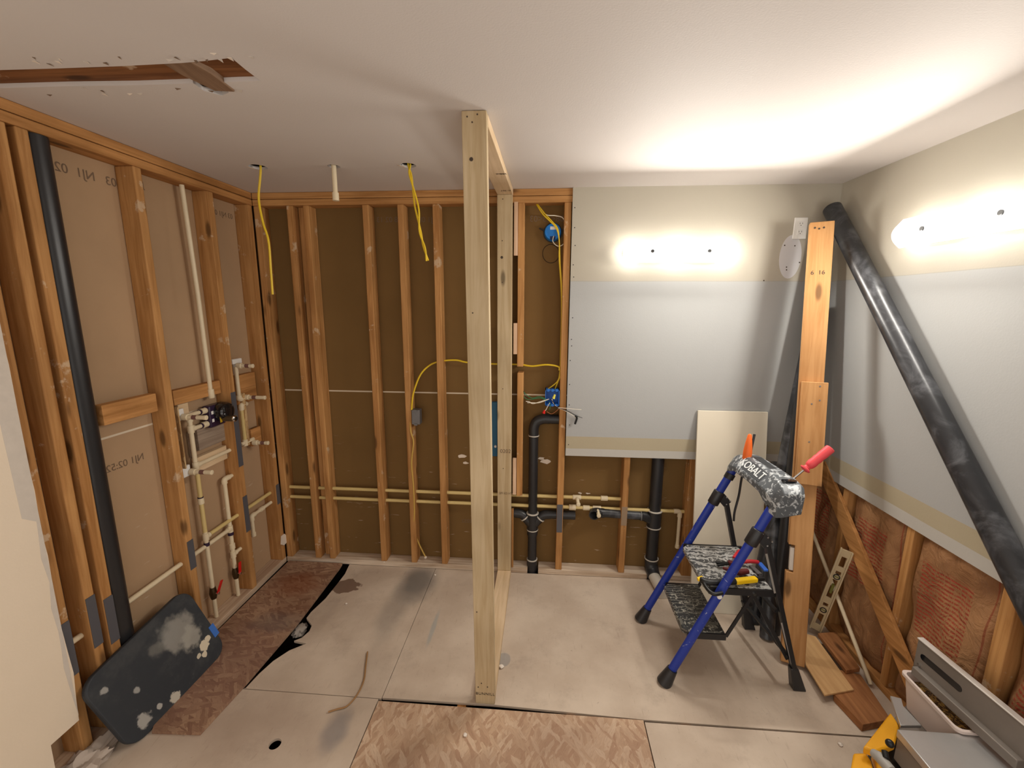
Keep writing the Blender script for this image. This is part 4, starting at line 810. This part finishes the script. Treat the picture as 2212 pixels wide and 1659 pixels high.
# ================================================================ BLACK MAT, left front
BL, BR, TR_, TL_ = V((.150,-1.325,.003)), V((.163,-.80,.018)), V((.030,-.852,.405)), V((.030,-1.372,.335))
T = thing('kneeling_mat', (BL+BR)/2, 'dusty black rounded mat leaning on the left studs at the front', 'mat')
nn = (BR-BL).cross(TL_-BL).normalized(); nn = nn if nn.x > 0 else -nn
def rr(n=8, rx=.13, ry=.17):
    out = []
    for cx, cy, a0 in ((1-rx,1-ry,0),(rx,1-ry,90),(rx,ry,180),(1-rx,ry,270)):
        for i in range(n+1):
            a = math.radians(a0+90*i/n); out.append((cx+rx*math.cos(a), cy+ry*math.sin(a)))
    return out
def bil(s_, t_): return BL*(1-s_)*(1-t_)+BR*s_*(1-t_)+TR_*s_*t_+TL_*(1-s_)*t_
pl = [bil(*p) for p in rr()]; cc = sum(pl, V((0,0,0)))/len(pl)
Mm = Mat('dusty_black_mat', .62, 0, .35); cB = (.030,.034,.040,1); loc_ = T.location
c = Mm.mix(Mm.rng(Mm.noise(26, 6, None, .75), .62, .78, 0, .6), cB, srgb(120,118,112)); c = Mm.mix(Mm.rng(Mm.noise(6, 4, None, .7), .45, .8, 0, .25), c, srgb(110,108,104))
for (s_, t_), sz, k, cl, am, fq, so in (((.74,.64),.075,.8,srgb(150,146,138),.55,22,.35),((.80,.48),.05,.8,srgb(160,156,146),.6,26,.3),((.66,.72),.05,.6,srgb(140,138,132),.6,24,.4),((.52,.68),.03,.6,srgb(120,118,112),.6,24,.4),
        ((.84,.27),.022,1,srgb(214,202,178),.6,40,.1),((.90,.30),.016,1,srgb(214,202,178),.6,40,.1),((.80,.18),.014,1,srgb(214,202,178),.6,44,.1),((.75,.22),.012,1,srgb(200,190,168),.6,44,.1),((.16,.16),.028,.7,srgb(190,186,178),.7,40,.25),
        ((.42,.07),.022,.9,srgb(200,192,176),.6,40,.15),((.30,.14),.012,.8,srgb(190,186,178),.6,50,.2),((.25,.5),.012,.7,srgb(180,178,172),.6,50,.3),((.10,.78),.014,.7,srgb(180,178,172),.6,50,.3)):
    w_ = bil(s_, t_)-loc_; c = Mm.mix(Mm.math('MULTIPLY', Mm.blob(tuple(w_), (sz,sz,sz), am, fq, so), k), c, cl)
matm = Mm.col(c).bump(Mm.noise(120, 3), .15, .001).m
def shrink(k): return [cc+(q-cc)*k for q in pl]
mk('pad', MB().loft([[p-nn*.030 for p in shrink(.97)], [p-nn*.026 for p in shrink(.99)], [p-nn*.018 for p in pl], [p-nn*.006 for p in pl], [p-nn*.0015 for p in shrink(.992)], shrink(.98)]), matm, T, sharp=18)
mk('blue_tape', MB().obox(bil(.985,.24)+nn*.002, bil(.985,.40)+nn*.002, .030, .0025, BR-BL), plain('blue_tape', srgb(60,110,190), .6), T)
# crumpled debris in the cut-out at the bottom left
mb = MB().ball((0,0,0), 1, 26, 16); 
for i, v in enumerate(mb.v):
    n_ = 1+.22*math.sin(7*v.x+3*v.z)+.18*math.sin(11*v.y-5*v.x)+.12*math.sin(19*v.z+9*v.y); mb.v[i] = V((.035+v.x*.055*n_, -1.42+v.y*.13*n_, .03+v.z*.032*n_+.0))
tag(mk('crumpled_sheet', mb, plain('grey_crumple', srgb(190,174,160), .7, 0, .3, 14), sharp=25), 'crumpled whitish scrap lying in the wall cut-out at the bottom left', 'debris')
# cable scrap and crumbs on floor
T = tag(mk('cable_scrap', MB().tube(spline([pZ(794,1408,.006), pZ(790,1440,.006), pZ(786,1470,.006), pZ(772,1500,.006), pZ(750,1525,.006), pZ(728,1532,.006), pZ(709,1538,.006)], 6), .0035, 8), plain('tan_sheath', srgb(150,112,70), .6)), 'curved scrap of brown cable lying on the floor left of the centre frame', 'cable')
cr = None; crm = plain('plaster_crumb', srgb(222,212,200), .8)
for px, py, s_, lab in ((748,1305,.006,'white plaster crumb on the floor near the dark wet stain'),(940,1243,.006,'white crumb on the floor against the back wall left of the centre frame'),(1083,1442,.011,'white plaster crumb on the floor right of the centre frame foot'),(1005,1590,.008,'white plaster sliver on the strand board at centre front'),(1815,1610,.008,'white plaster crumb on the floor left of the yellow machine'),(830,1215,.005,'tiny white crumb on the back bottom plate')):
    q = pZ(px, py, .0 if py > 1220 else .038); mb = MB().ball((0,0,0), 1, 8, 6)
    mb.v = [q+V((v.x*s_*R.uniform(.8,1.4), v.y*s_*R.uniform(.8,1.4), v.z*s_*.7+s_*.7)) for v in mb.v]; tag(mk('plaster_crumb', mb, crm), lab, 'debris', 'plaster crumbs on the floor')
q = pY(614,1165,-.004); tag(mk('plaster_remnant', MB().prism([pX(*p, .004) for p in ((607,1158),(613,1153),(618,1158),(619,1170),(612,1178),(606,1176))], (.006,0,0)), tp), 'white plaster remnant stuck at the foot of the corner stud', 'debris')
rb = MB().ball((0,0,0), 1, 18, 12)
for i, v in enumerate(rb.v): n_ = 1+.25*math.sin(6*v.x+4*v.z)+.15*math.sin(13*v.y+5*v.x); rb.v[i] = pZ(648,1362,-.03)+V((v.x*.032*n_, v.y*.045*n_, v.z*.025))
tag(mk('foam_lump', rb, plain('grey_foam', srgb(160,150,140), .6, 0, .4, 30)), 'grey crumpled lump down in the round notch beside the stained plank', 'debris')

# ================================================================ TABLE SAW, bottom right
TS = thing('table_saw', (3.2,-1.45,0), 'yellow jobsite table saw with grey aluminium table at the bottom right corner', 'table saw')
zt = .33
A0 = pZ(1940,1577,zt); A1 = pZ(2075,1576,zt)
th = .0
mk('table', MB().box(3.073,3.40,-1.72,-1.285,zt-.03,zt), alu, TS, .003); mk('table_apron', MB().box(3.076,3.397,-1.72,-1.288,zt-.12,zt-.031), alud, TS, .003)
mk('rear_tray', MB().quadbox([(3.13,-1.17,.19),(3.16,-1.285,.19),(3.40,-1.285,.19),(3.38,-1.0,.19),(3.13,-1.17,.20),(3.16,-1.285,.20),(3.40,-1.285,.20),(3.38,-1.0,.20)]), alud, TS, .002)
mk('bracket', MB().prism([pZ(*p, .29) for p in ((1922,1508),(1946,1514),(1950,1530),(1990,1573),(1944,1573))], (0,0,.012)), alu, TS, .002)
mk('body', MB().box(3.06,3.40,-1.70,-1.20,.03,zt-.13), blackw, TS, .01)
mk('yellow_panel', MB().prism([pZ(*p, .25) for p in ((1921,1552),(1942,1582),(1930,1622),(1890,1638),(1862,1628))], (0,0,.03)), dew, TS, .006)
mk('yellow_frame', MB().prism([pZ(*p, .20) for p in ((1841,1641),(1868,1640),(1880,1659),(1895,1720),(1828,1720))], (0,0,.03)), dew, TS, .006)
mk('yellow_frame', MB().prism([pZ(*p, .20) for p in ((1880,1640),(1905,1640),(1930,1700),(1900,1700))], (0,0,.03)), dew, TS, .006)
lv0, lv1 = pZ(1900,1640,.34), pZ(1935,1659,.34); mk('clamp_lever', MB().tube([pZ(1888,1628,.30), pZ(1900,1636,.31), pZ(1925,1665,.31)], [.014,.018,.016], 16), plain('lever_grey', srgb(150,146,140), .5), TS)
mk('knob', MB().tube([pZ(1914,1638,.325), pZ(1911,1622,.335)], .009, 14), blackw, TS); mk('knob', MB().ball(pZ(1922,1606,.33), .013), blackw, TS)
FE = thing('rip_fence', (3.42,-1.05,.33), 'long grey aluminium fence panel with bright top edge and slot at the bottom right', 'fence')
f0, f1 = pZ(1992,1392,.50), pZ(2212,1562,.50)
f0 = V((3.322,-1.035,.50)); f1 = V((3.350,-1.42,.50)); dd = (f1-f0).normalized()
fm = MB().obox(f0-Zv*.07, f1-Zv*.07, .14, .016, (0,0,1)); fo = mk('panel', fm, alud, FE, .004); mk('top_edge', MB().obox(f0+Zv*.001, f1+Zv*.001, .005, .024, (0,0,1)), plain('milled_edge', srgb(225,222,216), .3, .3), FE, .001)
sp0, sp1 = f0+dd*.035-Zv*.06, f0+dd*.17-Zv*.06
side = V((-1,0,0)); side = (side-dd*side.dot(dd)).normalized()
mk('slot', MB().tube([sp0+side*.0076, sp0+side*.0090], .013, 16).tube([sp1+side*.0076, sp1+side*.0090], .013, 16).obox(sp0+side*.0084, sp1+side*.0084, .026, .001, (0,0,1)), glossk, FE)
mk('lower_flange', MB().obox(f0+dd*.02-Zv*.128+side*.014, f1-Zv*.128+side*.014, .035, .035, (0,0,1)), alud, FE, .003)
mk('bolt', MB().tube([f0+dd*.025-Zv*.10+side*.008, f0+dd*.025-Zv*.10+side*.013], .006, 12), chrome, FE)
# tub
TB = thing('plastic_tub', (3.24,-1.24,.32), 'white plastic tub of screws standing behind the table saw', 'tub')
r0_, r1_ = pZ(1957,1452,.345), pZ(2074,1574,.345); ax_ = (r1_-r0_).normalized(); bx_ = V((-ax_.y, ax_.x, 0)); bx_ = bx_ if bx_.x > 0 else -bx_
hl = (r1_-r0_).length/2+.012; c0 = (r0_+r1_)/2+bx_*.040; c0.z = 0
def rrect(c_, a, b, z, n=4, r_=.02):
    out = []
    for sx_, sy_, a0 in ((1,1,0),(-1,1,90),(-1,-1,180),(1,-1,270)):
        for i in range(n+1):
            t = math.radians(a0+90*i/n); out.append(c_+ax_*(sx_*(a-r_)+r_*math.cos(t))+bx_*(sy_*(b-r_)+r_*math.sin(t))+Zv*z)
    return out
zb_ = .202
mk('tub', MB().loft([rrect(c0,hl-.025,.035,zb_),rrect(c0,hl-.008,.048,zb_+.130),rrect(c0,hl,.055,zb_+.132),rrect(c0,hl,.055,zb_+.143),rrect(c0,hl-.010,.046,zb_+.143),rrect(c0,hl-.026,.033,zb_+.01)]), tub, TB)
mk('screws', MB().loft([rrect(c0,hl-.022,.034,zb_+.02),rrect(c0,hl-.016,.040,zb_+.105)]), splat('heap_of_screws', srgb(80,58,30), srgb(196,160,84), .5, 80), TB).__setitem__('kind','stuff')
